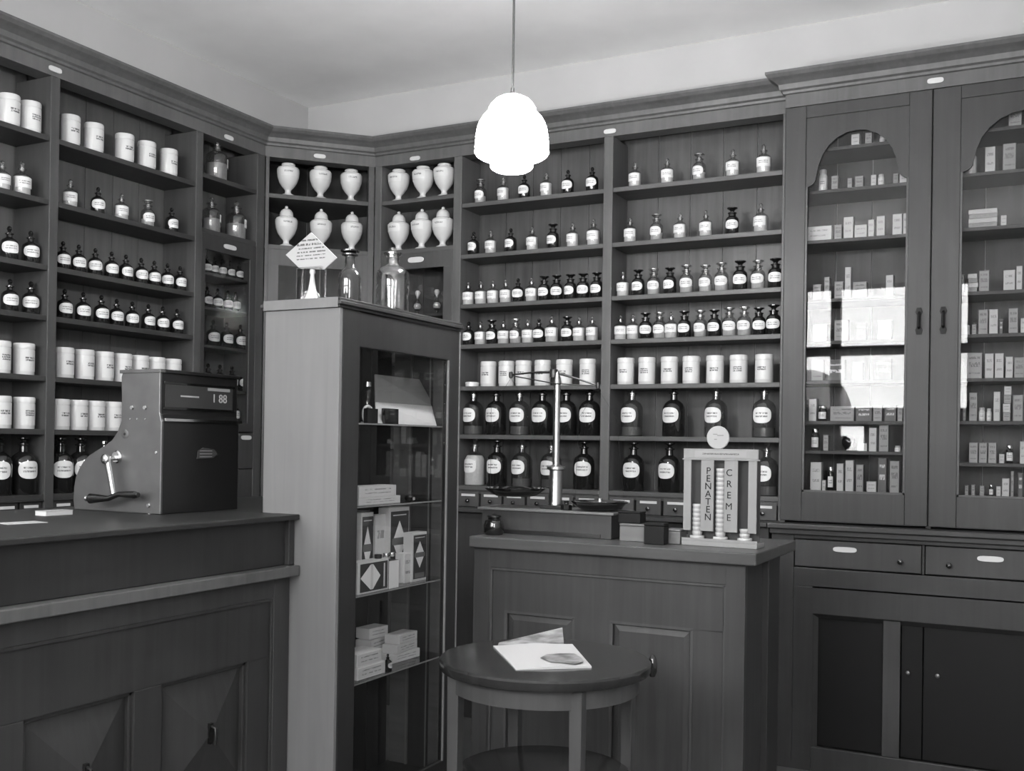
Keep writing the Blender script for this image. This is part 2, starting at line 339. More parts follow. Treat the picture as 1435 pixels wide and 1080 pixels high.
box('back_panel', 'left_back', cw, XL+.001, XL+.011, A.y+.005, YB-.015, ZF, 3.66, 0); box('back_panel', 'left_back', cw, XL+.012, B.x-.004, YB-.011, YB-.001, ZF, 3.66, 0)
cornice(cw, (A.x, A.y), (B.x, B.y), mLD, mDR)
plate(cw, onp(448, 219, A, DN)+DN*.001, DN)
poly('cornice_board', 'oak_dark', cw, [Ai-DN*.12, Bi-DN*.12, Vector((B.x-.002, YB-.012, 0)), Vector((XL+.012, YB-.012, 0)), Vector((XL+.012, A.y+.002, 0))], 3.66, 3.7, 0)

# ================================================================== REAR SHELVING
rw = thing('wall_shelving', 'tall open wood shelving on the rear wall behind the hanging lamp', 'shelving')
xU = [(-4.403, -4.345), (-3.735, -3.67), (-2.60, -2.535), (-1.44, -1.41)]
for a, b in xU: upright(rw, a, b, YS, YB-.012, ZF, 3.51, 'oak_light')
bays = [(-4.345, -3.735), (-3.67, -2.60), (-2.535, -1.44)]
for i, (a, b) in enumerate(bays):
    zs = ZD if i == 0 else ZR
    for z in zs: box('shelf', 'oak_edge', rw, a, b, YS+.006, YB-.012, z-.03, z, .003)
    k = 3 if i == 0 else 5
    for j in range(k): box('back_plank', 'oak_back', rw, a+(b-a)*j/k+.002, a+(b-a)*(j+1)/k-.002, YB-.011, YB-.001, ZF, 3.66, .001)
    if i:
        box('rail', 'oak', rw, a, b, YS+.006, YS+.03, 1.150, 1.174, .001)
        for j in range(6):
            p, q = a+(b-a)*j/6, a+(b-a)*(j+1)/6
            d = box('drawer', 'oak_mid', rw, p+.008, q-.008, YS+.004, YS+.2, 1.06, 1.165, .003)
            box('label_strip', 'white_paper', d, p+.035, q-.035, YS+.001, YS+.004, 1.132, 1.148, 0)
            MB().lathe([(.005, 0), (.006, .008), (.014, .014), (.013, .021), (.005, .025)], 10).obj('knob', 'black_gloss', d, True).matrix_local = Matrix.Translation(((p+q)/2, YS+.004, 1.10)) @ Matrix.Rotation(R(90), 4, 'X')
for a, b in xU: box('wall_cleat', 'oak_back', rw, a-.002, b+.002, YB-.011, YB-.001, 1.1, 3.659, 0)
box('base_ledge', 'oak_x', rw, -3.67, -1.46, 6.1, YS-.001, 1.035, 1.058, .003)
box('base_cabinet', 'oak', rw, -4.345, -1.46, 6.16, YS+.2, ZF, 1.034, .003)
cornice(rw, (B.x, YS), (-1.41, YS), mDR, (0, -1))
for u, v in ((582, 222), (855, 184)): plate(rw, ony(u, v, YS-.001), (0, -1, 0))
# glazed cupboard under the second pair of urn shelves
a, b = bays[0]; d = MB()
d.box(a, b, YS+.001, YS+.024, 2.745, 2.86).box(a, b, YS+.001, YS+.024, 1.45, 1.5).box(a, a+.02, YS+.001, YS+.024, 1.5, 2.745).box(b-.075, b, YS+.001, YS+.024, 1.5, 2.745)
d = d.obj('door', 'oak_mid', rw, bevel=.003); box('pane', 'pane', d, a+.02, b-.075, YS+.011, YS+.014, 1.5, 2.745, 0)
plate(d, ony(583, 364, YS), (0, -1, 0), .13, .04)
for z in (2.42, 2.08): box('shelf', 'oak_x', rw, a, b, YS+.03, YB-.012, z-.018, z)
box('cornice_board', 'oak_dark', rw, -4.40, -1.41, YS+.12, YB-.005, 3.66, 3.70, 0)

# ================================================================== GLASS DOOR CUPBOARD (right)
gc = thing('display_cupboard', 'large dark wood wall cupboard with two arched glass doors at the right', 'cupboard')
cornice(gc, (XC0, YC), (XC1, YC), mitre((-1, 0), (0, -1)), (0, -1)); cornice(gc, (XC0, YC+.1), (XC0, YC), (-1, 0), mitre((-1, 0), (0, -1)))
box('side_panel', 'oak', gc, XC0, XC0+.03, YC+.002, YB-.012, 1.06, 3.51, .003); box('side_panel', 'oak', gc, XC1-.03, XC1, YC+.002, YB-.012, 1.06, 3.51, .003)
box('divider', 'oak', gc, -.605, -.575, YC+.03, YB-.012, 1.06, 3.51, .003)
box('cornice_board', 'oak_dark', gc, XC0+.12, XC1, YC+.12, YB-.005, 3.66, 3.70, 0)
for j in range(8):
    p = XC0+.03+(XC1-XC0-.06)*j/8; q = XC0+.03+(XC1-XC0-.06)*(j+1)/8
    box('back_plank', 'oak_back', gc, p+.002, q-.002, YB-.011, YB-.001, 1.06, 3.66, .001)
ZC1 = [3.264, 3.018, 2.725, 2.377, 2.13, 1.899, 1.661, 1.487, 1.252]
ZC2 = [3.27, 3.033, 2.731, 2.377, 2.142, 1.899, 1.664, 1.433, 1.25]
for (a, b, zs) in ((XC0+.03, -.605, ZC1), (-.575, XC1-.03, ZC2)):
    for z in zs: box('shelf', 'oak_x', gc, a, b, YC+.06, YB-.012, z-.02, z, .002)
# doors: frame with arched spandrel over the glass
def arch(x0, x1):
    c = (x0+x1)/2; hw = (x1-x0)/2; pts = [(x0, 3.03)]
    for i in range(0, 7):                # little concave shoulder
        a = i/6*math.pi/2; pts.append((x0+hw*.20*math.sin(a), 3.03+.055*(1-math.cos(a))))
    for i in range(1, 12):
        a = math.pi-i/12*math.pi; pts.append((c+hw*.78*math.cos(a)*1.0, 3.085+.25*math.sin(a)))
    for i in range(6, -1, -1):
        a = i/6*math.pi/2; pts.append((x1-hw*.20*math.sin(a), 3.03+.055*(1-math.cos(a))))
    pts.append((x1, 3.03)); return pts
def cup_door(x0, x1, g0, g1, hx):
    d = MB(); y0_, y1_ = YC-.002, YC+.026
    d.box(x0, g0, y0_, y1_, 1.075, 3.505).box(g1, x1, y0_, y1_, 1.075, 3.505).box(g0, g1, y0_, y1_, 1.075, 1.245).box(g0, g1, y0_, y1_, 3.435, 3.505)
    d = d.obj('door', 'oak', gc, bevel=.003)
    ar = arch(g0, g1); s = MB()
    for (ax, az), (bx_, bz) in zip(ar[:-1], ar[1:]):
        if bx_-ax > 1e-5: s.prism([(ax, 0, az), (bx_, 0, bz), (bx_, 0, 3.436), (ax, 0, 3.436)], (0, YC+.006, 0), (0, YC+.022, 0))
    s.obj('arched_spandrel', 'dark_frame', d)
    mo = MB(); t = .012
    mo.box(g0, g0+t, YC+.002, YC+.012, 1.245, 3.03).box(g1-t, g1, YC+.002, YC+.012, 1.245, 3.03).box(g0, g1, YC+.002, YC+.012, 1.245, 1.257)
    mo.obj('glazing_bead', 'oak_mid', d)
    box('pane', 'pane_cupboard', d, g0, g1, YC+.023, YC+.0255, 1.24, 3.435, 0)
    z = onx(0, 0, -1).z; p = ony(1287, 450, YC)
    h = MB(); h.prism([(hx+dx, 0, p.z+dz) for dx, dz in ((-.012, -.075), (.012, -.075), (.02, -.05), (.01, -.03), (.01, .03), (.02, .05), (.012, .075), (-.012, .075), (-.02, .05), (-.01, .03), (-.01, -.03), (-.02, -.05))], (0, YC-.002, 0), (0, YC-.007, 0))
    h = h.obj('handle_plate', 'black_matte', d)
    MB().tube([(hx, YC-.005, p.z+.05), (hx, YC-.03, p.z+.035), (hx, YC-.034, p.z), (hx, YC-.03, p.z-.03), (hx, YC-.012, p.z-.04)], [.006, .008, .007, .009, .006]).obj('handle', 'black_matte', d, True)
cup_door(XC0+.005, -.593, -1.281, -.712, -.648); cup_door(-.587, XC1-.01, -.445, .20, -.522)
plate(gc, ony(1311, 113, YC-.001), (0, -1, 0))
box('ledge', 'oak_x', gc, -1.455, XC1+.02, 6.09, YB-.012, 1.032, 1.062, .006)
box('ledge_moulding', 'oak_x', gc, -1.445, XC1, 6.115, 6.2, 1.0, 1.031, .006)
YD = 6.15
box('body', 'oak_dark', gc, -1.44, XC1, YD+.31, YB-.012, ZF, 1.0, .003)
fr = MB(); fr.box(-1.44, -1.31, YD, YD+.03, ZF, .999).box(-1.31, XC1, YD, YD+.03, .975, .999).box(-.612, -.598, YD, YD+.03, .81, .975).box(-1.31, XC1, YD, YD+.03, .70, .808).box(-1.31, -1.2, YD, YD+.03, ZF, .70).box(-1.2, XC1, YD, YD+.03, .545, .70).box(-1.2, XC1, YD, YD+.03, ZF, -.22)
fr.obj('base_frame', 'dark_frame', gc, bevel=.004)  # frame and lower doors toned down, weak light here put into colour
box('side_panel', 'oak', gc, -1.44, -1.41, YD+.031, YD+.3, ZF, .999, .003)
for (a, b, kx, pu, pv, ku, kv) in ((-1.305, -.615, 0, 1184, 770, 1262, 787), (-.595, XC1-.02, 0, 1388, 783, 1330, 792)):
    d = box('drawer', 'oak_dark', gc, a, b, YD+.004, YD+.25, .815, .97, .004); p = ony(pu, pv, YD+.004); plate(d, p, (0, -1, 0), .13, .03)
    k = ony(ku, kv, YD); MB().lathe([(.006, 0), (.007, .01), (.016, .018), (.014, .027), (.005, .032)], 12).obj('knob', 'black_gloss', d, True).matrix_local = Matrix.Translation((k.x, YD+.004, k.z)) @ Matrix.Rotation(R(90), 4, 'X')
be = MB(); be.prism([(-1.2, YD+.002, 0), (-1.17, YD+.03, 0), (-1.2, YD+.03, 0)], (0, 0, -.22), (0, 0, .545)); be.prism([(0, YD+.002, .545), (0, YD+.03, .52), (0, YD+.03, .545)], (-1.2, 0, 0), (XC1, 0, 0))
be.obj('bevelled_moulding', 'oak', gc)
box('stile', 'oak_dark', gc, -.812, -.72, YD+.008, YD+.04, -.22, .545, .003)
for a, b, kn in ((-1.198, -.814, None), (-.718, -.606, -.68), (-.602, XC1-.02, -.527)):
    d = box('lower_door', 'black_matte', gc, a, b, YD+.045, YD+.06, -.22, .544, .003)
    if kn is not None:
        MB().lathe([(.005, 0), (.006, .01), (.013, .016), (.012, .024), (.004, .028)], 12).obj('knob', 'steel', d, True).matrix_local = Matrix.Translation((kn, YD+.045, .258)) @ Matrix.Rotation(R(90), 4, 'X')

# ================================================================== BOTTLES, CANISTERS, URNS
ORD = ['first', 'second', 'third', 'fourth', 'fifth', 'sixth', 'seventh', 'eighth', 'ninth', 'tenth', 'eleventh', 'twelfth']
_mc = {}
def cached(key, fn):
    if key not in _mc: _mc[key] = fn()
    return _mc[key]
PROF = {
 'small': [(.039, 0), (.0415, .004), (.0415, .080), (.039, .092), (.031, .102), (.018, .109), (.0145, .113), (.0135, .124), (.020, .127), (.020, .131), (.0, .131)],
 'wide': [(.039, 0), (.0415, .004), (.0415, .088), (.039, .100), (.031, .110), (.023, .115), (.0225, .130), (.028, .133), (.028, .137), (.0, .137)],
 'big': [(.068, 0), (.072, .006), (.072, .165), (.069, .190), (.058, .212), (.038, .228), (.024, .236), (.022, .268), (.032, .273), (.032, .280), (0, .280)],
 'square': [(.070, 0), (.074, .006), (.074, .150), (.070, .170), (.050, .190), (.030, .197), (.028, .222), (.040, .227), (.040, .233), (0, .233)],
}
STOP = {
 'knob': [(.0125, -.01), (.0125, .004), (.007, .008), (.009, .014), (.0125, .022), (.009, .032), (.0, .038)],
 'flared': [(.014, -.01), (.014, .004), (.012, .01), (.018, .018), (.033, .026), (.033, .031), (.0, .032)],
 'big': [(.021, -.02), (.021, .004), (.012, .010), (.014, .018), (.034, .028), (.034, .034), (0, .037)],
 'bigknob': [(.021, -.02), (.021, .004), (.010, .010), (.014, .02), (.020, .032), (.014, .046), (0, .052)],
}
LOOK = {'amber': 'dark bottle with white label', 'tall_amber': 'dark flat-stoppered jar with white label', 'clear': 'clear bottle of pale powder with white label',
        'half': 'part-filled clear jar with white label', 'big_amber': 'large dark bottle with oval label', 'big_clear': 'large clear bottle with oval label', 'big_white': 'large bottle full of white powder', 'square': 'square-shouldered clear bottle with offset label'}
def bottle(kind, p, face, label, group, s=1.0, jit=.25):
    """face = angle the label looks towards"""
    pr, st = {'amber': ('small', 'knob'), 'tall_amber': ('wide', 'flared'), 'clear': ('small', 'knob'), 'half': ('wide', 'flared'), 'big_amber': ('big', 'big'), 'big_clear': ('big', 'bigknob'), 'big_white': ('big', 'bigknob'), 'square': ('square', 'bigknob')}[kind]
    prof = PROF[pr]; top = prof[-1][1]; r = prof[2][0]; H = prof[2][1]
    t = thing('medicine_bottle' if 'big' not in kind else 'stock_bottle', label, 'bottle', p, face+math.pi/2+random.uniform(-jit, jit), group); t.scale = (s, s, s)
    dark = 'amber' in kind; gm = 'amber' if dark else 'bottle_glass'
    nseg = 24
    link('body', cached((pr, gm), lambda: MB().lathe(prof, nseg).mesh('body', gm, True)), t)
    sm = 'amber' if dark else 'stopper_glass'
    link('stopper', cached((st, sm, top), lambda: MB().lathe([(a, b+top) for a, b in STOP[st]], 16).mesh('stopper', sm, True)), t)
    big = kind.startswith('big')
    if kind == 'square': la = cached('lab_sq', lambda: patch(r*1.022, .085, .145, .42, False, -math.pi/2+.5).mesh('label', 'label_print'))
    elif big: la = cached('lab_big', lambda: patch(r*1.022, .088, .190 if False else .186, .86).mesh('label', 'label_print'))
    elif kind == 'clear': la = cached('lab_clear', lambda: patch(r*1.022, .036, .086, 1.1, False).mesh('label', 'label_print'))
    else: la = cached(('lab', pr), lambda: patch(r*1.022, .032, .088, 1.12).mesh('label', 'label_print'))
    link('label', la, t)
    if not dark:
        fill = {'clear': .090, 'half': .05, 'big_clear': .06, 'big_white': .165, 'square': .11}[kind]; cm = {'clear': 'powder', 'half': 'half_stuff', 'big_clear': 'liquid', 'big_white': 'powder', 'square': 'mid_stuff'}[kind]
        k = (.93 if kind != 'big_white' else .975)
        pc = [(prof[0][0]*k, .003), (r*k, .007), (r*k, fill)] + ([(r*.93, .188), (r*.75, .210), (0, .212)] if kind == 'big_white' else [(0, fill)])
        link('contents', cached((kind, 'fill'), lambda: MB().lathe(pc, 20).mesh('contents', cm, True)), t)
    return t
def canister(p, face, label, group, mat='can_print', s=1.0):
    t = thing('porcelain_canister', label, 'canister', p, face+math.pi/2+random.uniform(-.12, .12), group); t.scale = (s, s, s)
    link('body', cached('canb', lambda: MB().lathe([(.053, 0), (.055, .003), (.055, .140), (.054, .145)], 28).mesh('body', 'porcelain', True)), t)
    link('lid', cached('canl', lambda: MB().lathe([(.0565, .143), (.057, .146), (.057, .168), (.054, .175), (.0, .177)], 28).mesh('lid', 'porcelain', True)), t)
    link('lettering', cached(('canp', mat), lambda: patch(.0562, .02, .138, .95, False).mesh('lettering', mat)), t)
    return t
def urn(p, face, label, group, lid, s=1.0):
    t = thing('porcelain_urn', label, 'urn', p, face+math.pi/2+random.uniform(-.12, .12), group); t.scale = (s, s, s)
    link('body', cached('urnb', lambda: MB().lathe([(.052, 0), (.054, .006), (.046, .014), (.024, .024), (.020, .04), (.024, .052), (.040, .068), (.062, .10), (.076, .14), (.080, .175), (.080, .196), (.076, .202), (.070, .204)], 32).mesh('body', 'porcelain', True)), t)
    if lid == 'dome': pr = [(.070, .203), (.073, .208), (.062, .214), (.050, .220), (.048, .236), (.046, .25), (.036, .266), (.020, .277), (.010, .28), (.013, .288), (.009, .296), (.0, .299)]
    else: pr = [(.070, .203), (.073, .208), (.062, .214), (.050, .218), (.047, .226), (.050, .232), (.046, .238), (.0, .24)]
    link('lid', cached(('urnl', lid), lambda: MB().lathe(pr, 28).mesh('lid', 'porcelain', True)), t)
    # printed patch follows the slight taper of the belly
    def lp():
        b = patch(.0825, .140, .196, .75, False); n = len(b.v)//2
        b.v = [(x*(.955 if i < n else 1), y*(.955 if i < n else 1), z) for i, (x, y, z) in enumerate(b.v)]; return b.mesh('lettering', 'can_print')
    link('lettering', cached('urnp', lp), t)
    return t
FL, FR = 0.0, -math.pi/2               # label facing: out from the left wall, out from the rear wall
SHN = ['top', 'second', 'third', 'fourth', 'fifth', 'sixth', 'lowest']
def row_R(bayname, sh, items, dy=.085):
    z = ZR[sh]; n = 0
    for u, k in items:
        s = 1.0
        if isinstance(k, tuple): k, s = k
        v = {0: 250, 1: 330, 2: 405, 3: 465, 4: 530, 5: 600, 6: 680}[sh]
        yy = YS+dy+(.0 if 'big' in k or k == 'can' else -.02); x = ony(u, v, yy).x
        where = '%s from left, %s shelf, %s rear bay' % (ORD[n], SHN[sh], bayname); n += 1
        g = {'can': 'white canisters', }.get(k, 'stoppered bottles')+' on the %s shelf of the %s rear bay' % (SHN[sh], bayname)
        if k == 'can': canister((x, yy, z), FR, 'white porcelain canister with dark lettering, '+where, g, random.choice(['can_print', 'can_print', 'can_print_three']), s)
        else: bottle(k, (x, yy, z), FR, LOOK[k]+', '+where, g, s)
c_, d_, t_, h_ = 'clear', 'amber', 'tall_amber', 'half'
row_R('left', 0, [(673.7, h_), (705.6, c_), (735, d_), (765.8, c_), (796, d_), (830, d_)])
row_R('left', 1, [(664, d_), (688, c_), (716, d_), (746, c_), (775, t_), (802.6, c_), (831.7, (c_, 1.08))])
row_R('left', 2, [(656.4, c_), (674, c_), (691, c_), (708.7, c_), (726, d_), (744.8, c_), (762.7, t_), (780, t_), (799.5, t_), (817, t_), (836.3, t_)])
row_R('left', 3, [(656.9, d_), (673.4, c_), (689.5, t_), (705.6, c_), (722.8, h_), (739.7, c_), (755.3, d_), (773.4, (c_, 1.1)), (795, t_), (811.5, c_), (830, c_)])
row_R('left', 4, [(684.5, 'can'), (709.8, 'can'), (733.6, 'can'), (760.4, 'can'), (790.8, 'can'), (823.6, 'can')])
row_R('left', 5, [(663.3, 'big_clear'), (695, 'big_amber'), (728, 'big_clear'), (759.6, 'big_amber'), (793.4, 'big_amber'), (826, 'big_amber')])
row_R('left', 6, [(664.8, 'big_white'), (696, 'big_amber'), (731, 'big_clear'), (772, 'big_clear'), (818, 'big_amber')])
row_R('right', 0, [(889.9, c_), (935, c_), (979.7, h_), (1026.7, (c_, 1.05)), (1070, (c_, 1.1))])
row_R('right', 1, [(883, c_), (920, h_), (953, c_), (989, c_), (1025.8, t_), (1066, (c_, 1.08))])
row_R('right', 2, [(873, c_), (894.4, t_), (916, h_), (938.8, t_), (961.8, (h_, 1.05)), (988.6, h_), (1011, (h_, 1.05)), (1037, (t_, 1.08)), (1062, (h_, 1.05)), (1086.5, (t_, 1.08))])
row_R('right', 3, [(869.6, c_), (887, c_), (904.7, t_), (924.3, h_), (940.6, c_), (959, t_), (981.4, h_), (1001, t_), (1021.8, (h_, 1.05)), (1043, (h_, 1.05)), (1063.4, t_), (1084, (t_, 1.08))])
row_R('right', 4, [(877, 'can'), (906.5, 'can'), (938, 'can'), (968.7, 'can'), (1002, 'can'), (1035, 'can'), (1070.7, 'can')])
row_R('right', 5, [(885.3, 'big_clear'), (943.9, 'big_amber'), (1003, 'big_clear'), (1070.5, 'big_clear')])
row_R('right', 6, [(887.4, 'big_amber'), (937.8, 'big_amber'), (1074, 'big_clear')])
def row_L(bayname, sh, items, z=None, v=None, dx=.085, shn=None):
    z = ZL[sh] if z is None else z; n = 0
    for u, k in items:
        s = 1.0
        if isinstance(k, tuple): k, s = k
        xx = XS-dx; vv = v or {0: 210, 1: 300, 2: 390, 3: 450, 4: 528, 5: 600, 6: 690}[sh]; y = onx(u, vv, xx).y
        nm = shn or SHN[sh]; where = '%s from left, %s shelf, %s left-wall bay' % (ORD[n], nm, bayname); n += 1
        g = {'can': 'white canisters'}.get(k, 'stoppered bottles')+' on the %s shelf of the %s left-wall bay' % (nm, bayname)
        if k == 'can': canister((xx, y, z), FL, 'white porcelain canister with dark lettering, '+where, g, random.choice(['can_print', 'can_print', 'can_print_three']), s)
        else: bottle(k, (xx, y, z), FL-(.38 if k != 'square' else 0), LOOK[k]+', '+where, g, s)
row_L('near', 0, [(11.7, 'can'), (41.8, 'can')])
row_L('near', 1, [(2, c_), (30, (c_, 1.15))])
row_L('near', 2, [(12, (d_, 1.12)), (42, (d_, 1.12))])
row_L('near', 3, [(13, (d_, 1.08)), (42.6, (d_, 1.12))])
row_L('near', 4, [(-1, 'can'), (33, 'can')]); row_L('near', 5, [(0, 'can'), (33.4, 'can')])
row_L('near', 6, [(-3, 'big_amber'), (32, 'big_amber')])
row_L('middle', 0, [(97.5, 'can'), (131, 'can'), (174.4, 'can'), (205.5, 'can'), (236.5, 'can')])
row_L('middle', 1, [(97.8, c_), (137, d_), (170, c_), (207, h_), (240.5, d_)])
row_L('middle', 2, [(87.5, d_), (109.7, d_), (133, d_), (155.8, d_), (176, d_), (197.5, d_), (215.8, d_), (234.4, d_), (252, d_)])
row_L('middle', 3, [(90, (d_, 1.05)), (116, (d_, 1.05)), (141.5, (d_, 1.05)), (163, d_), (185, d_), (207.5, d_), (227.7, d_), (247.8, d_)])
row_L('middle', 4, [(89, 'can'), (117.8, 'can'), (145.6, 'can'), (171.4, 'can'), (195.5, 'can'), (218.5, 'can'), (241.5, 'can')])
row_L('middle', 5, [(83, 'can'), (108.7, 'can'), (133, 'can'), (157.5, 'can')])
row_L('middle', 6, [(84, 'big_amber'), (112, 'big_amber')])
row_L('far', 0, [(304, 'square')], z=ZD[0]); row_L('far', 1, [(296, ('square', .86)), (331, ('square', .95))], z=ZD[1], v=310, dx=.09)
def low(sh, us, z, v, s, kind=d_): row_L('far', sh, [(u, (kind, s)) for u in us], z=z, v=v, dx=.13, shn='%s glazed' % SHN[sh-2])
low(2, (290, 300, 311.5, 323, 335, 346.5), 2.615, 372, .78); low(3, (290, 305, 319, 330, 345), 2.385, 418, .9)
low(4, (298.5, 317.5, 337), 2.13, 465, 1.1); low(5, (291.5, 308, 325, 341), 1.84, 522, 1.05)
row_L('far', 6, [(298, (d_, 1.0)), (313, (d_, 1.0)), (328, (d_, 1.0)), (343, (d_, 1.0))], z=1.615, v=565, dx=.13, shn='lowest glazed')
# urns
for k, (us, z, v, lid, nm) in enumerate((((403.6, 449, 492), ZD[0], 262, 'flat', 'upper'), ((401, 449.7, 493), ZD[1], 330, 'dome', 'lower'))):
    for n, u in enumerate(us):
        p = onp(u, v, A-DN*.085, DN); p.z = z
        urn(p, math.atan2(DN.y, DN.x), 'white footed urn with %s lid, %s of three, %s corner shelf' % (lid if lid == 'flat' else 'domed', ('left', 'middle', 'right')[n], nm), 'white urns in the corner', lid)
for k, (us, z, v, lid, nm) in enumerate((((558.6, 592.8, 622.5), ZD[0], 262, 'flat', 'upper'), ((558.6, 591, 620.5), ZD[1], 330, 'dome', 'lower'))):
    for n, u in enumerate(us):
        p = ony(u, v, YS+.085); p.z = z
        urn(p, FR, 'white footed urn with %s lid, %s of three, %s shelf left of lamp' % (lid if lid == 'flat' else 'domed', ('left', 'middle', 'right')[n], nm), 'white urns on the narrow rear bay', lid)
# white dish on the canister shelf
p = ony(661.8, 535, YS+.07); t = thing('lidded_dish', 'flat white lidded dish at left end of canister shelf', 'dish', (p.x, p.y, ZR[4]))
MB().lathe([(.044, 0), (.048, .004), (.048, .02)], 24).obj('base', 'porcelain', t, True); MB().lathe([(.05, .019), (.05, .03), (.045, .034), (0, .035)], 24).obj('lid', 'porcelain', t, True)
# two little glass decanters behind the narrow glazed door
for n, u in enumerate((585, 612)):
    p = ony(u, 430, YS+.10); t = thing('glass_decanter', 'small glass decanter with white stopper behind glazed door, %s one' % ('left', 'right')[n], 'decanter', (p.x, p.y, 2.42), 0, 'decanters behind the glazed door')
    MB().lathe([(.024, 0), (.014, .01), (.012, .03), (.026, .045), (.034, .065), (.026, .09), (.012, .11), (.011, .13), (.018, .134), (0, .134)], 20).obj('body', 'jar_glass', t, True)
    MB().lathe([(.022, .046), (.030, .066), (.020, .086), (0, .088)], 16).obj('contents', 'powder', t, True)
    MB().lathe([(.009, .125), (.009, .14), (.016, .15), (.020, .165), (.014, .18), (0, .184)], 16).obj('stopper', 'porcelain', t, True)

# ================================================================== CUPBOARD GOODS
def carton(name, p, w_, d_, h, mat, label, group, rot=0, cap=None):
    t = thing(name, label, 'carton', p, rot, group)
    b = MB().box(-w_/2, w_/2, -d_/2, d_/2, 0, h).obj('box', {'carton_print': 'print_grey', 'carton_pale': 'card_light', 'carton_dark': 'print_dark'}[mat], t, bevel=.0015)
    q = quad((-w_/2+.002, -d_/2-.0008, .002), (w_/2-.002, -d_/2-.0008, .002), (w_/2-.002, -d_/2-.0008, h-.002), (-w_/2+.002, -d_/2-.0008, h-.002)).obj('printed_front', mat, t)
    box('lid_flap', 'card_light', t, -w_/2-.0006, w_/2+.0006, -d_/2-.0006, d_/2, h, h+.0012, 0)
    return t
def jar(p, r, h, label, group, dark=False):
    t = thing('lidded_jar', label, 'jar', p, 0, group)
    MB().lathe([(r*.95, 0), (r, .003), (r, h*.68), (r*.8, h*.78), (r*.72, h*.8), (r*.72, h*.82)], 18).obj('body', 'amber' if dark else 'porcelain', t, True)
    MB().lathe([(r*.8, h*.81), (r*.82, h*.84), (r*.82, h*.97), (r*.7, h), (0, h)], 18).obj('lid', 'nickel' if dark else 'card_light', t, True)
    link('label', patch(r*1.01, h*.15, h*.6, .9, False).mesh('label', 'label_print'), t)
TON = {'w': 'carton_pale', 'g': 'carton_print', 'k': 'carton_dark'}
TN = {'w': 'pale', 'g': 'grey', 'k': 'dark'}
def goods(cup, zs, rows):
    for si, items in rows:
        n = 0
        for (u0, u1, h, c) in items:
            yy = YC+.11; v = {0: 190, 1: 250, 2: 325, 3: 395, 4: 460, 5: 520, 6: 585, 7: 635, 8: 685}[si]
            a = ony(u0, v, yy).x; b = ony(u1, v, yy).x; w_ = b-a-.003; x = (a+b)/2
            nm = '%s from left, %s shelf, %s glass-door cupboard' % (ORD[n], ['top', 'second', 'third', 'fourth', 'fifth', 'sixth', 'seventh', 'eighth', 'bottom'][si], cup); n += 1
            g = 'packages in the %s glass-door cupboard' % cup; hh = min(h, 9)
            if c == 'j': jar((x, yy, zs[si]), w_/2, h, 'white lidded jar, '+nm, g)
            elif c == 'd': jar((x, yy, zs[si]), w_/2, h, 'dark lidded jar, '+nm, g, True)
            elif c == 's':
                k = 4
                for q in range(k):
                    carton('flat_packet', (x+random.uniform(-.003, .003), yy, zs[si]+q*h/k), w_, .09, h/k-.002, 'carton_pale' if q % 2 else 'carton_print', 'flat packet number %s up in stack, %s' % (('one', 'two', 'three', 'four')[q], nm.replace(' from left', '').replace('glass-door ', '')), g)
            else: carton('carton', (x, yy+random.uniform(0, .01), zs[si]), w_, min(.06, w_*1.2+.02), h, TON[c], '%s %s carton, %s' % ('tall' if h > w_*1.3 else 'low', TN[c], nm), g)
goods('left', ZC1, [
 (0, [(1194, 1206, .065, 'w'), (1213, 1223, .065, 'g'), (1232, 1241, .045, 'j')]),
 (1, [(1147, 1160, .13, 'j'), (1166, 1176, .08, 'g'), (1188, 1195, .06, 'g'), (1199, 1211, .065, 'g'), (1221, 1229, .065, 'w'), (1230, 1240, .07, 'j'), (1252, 1260, .06, 'g'), (1261, 1274, .085, 'w')]),
 (2, [(1131, 1167, .085, 'w'), (1170, 1181, .085, 'g'), (1183, 1197, .125, 'w'), (1198, 1216, .075, 'w'), (1217, 1226, .10, 'w'), (1229, 1241, .115, 'w'), (1251, 1265, .12, 'w'), (1266, 1273, .12, 'w')]),
 (3, [(1140, 1152, .09, 'g'), (1156, 1164, .13, 'g'), (1170, 1183, .10, 'g'), (1185, 1194, .18, 'w'), (1196, 1216, .09, 'g'), (1242, 1253, .12, 'w')]),
 (4, [(1140, 1160, .1, 'g'), (1170, 1190, .12, 'g'), (1200, 1215, .1, 'k'), (1230, 1250, .11, 'g')]),
 (5, [(1138, 1155, .12, 'g'), (1160, 1185, .12, 'k'), (1195, 1210, .1, 'g'), (1225, 1250, .12, 'k')]),
 (6, [(1134, 1145, .13, 'w'), (1146, 1160, .09, 'd'), (1164, 1198, .085, 'g'), (1200, 1223, .085, 'k'), (1224, 1237, .09, 'g'), (1240, 1257, .09, 'k'), (1258, 1266, .085, 'g')]),
 (7, [(1136, 1149, .13, 'd'), (1154, 1162, .09, 'g'), (1202, 1216, .045, 'w'), (1218, 1229, .135, 'w'), (1232, 1246, .15, 'g'), (1253, 1263, .035, 'j')]),
 (8, [(1136, 1152, .165, 'w'), (1152.5, 1158, .06, 'w'), (1159, 1169, .14, 'd'), (1173, 1183, .16, 'w'), (1185, 1197, .18, 'w'), (1200, 1211, .155, 'g'), (1215, 1229, .06, 'w'), (1230.5, 1243, .195, 'k'), (1247, 1261, .18, 'g')])])
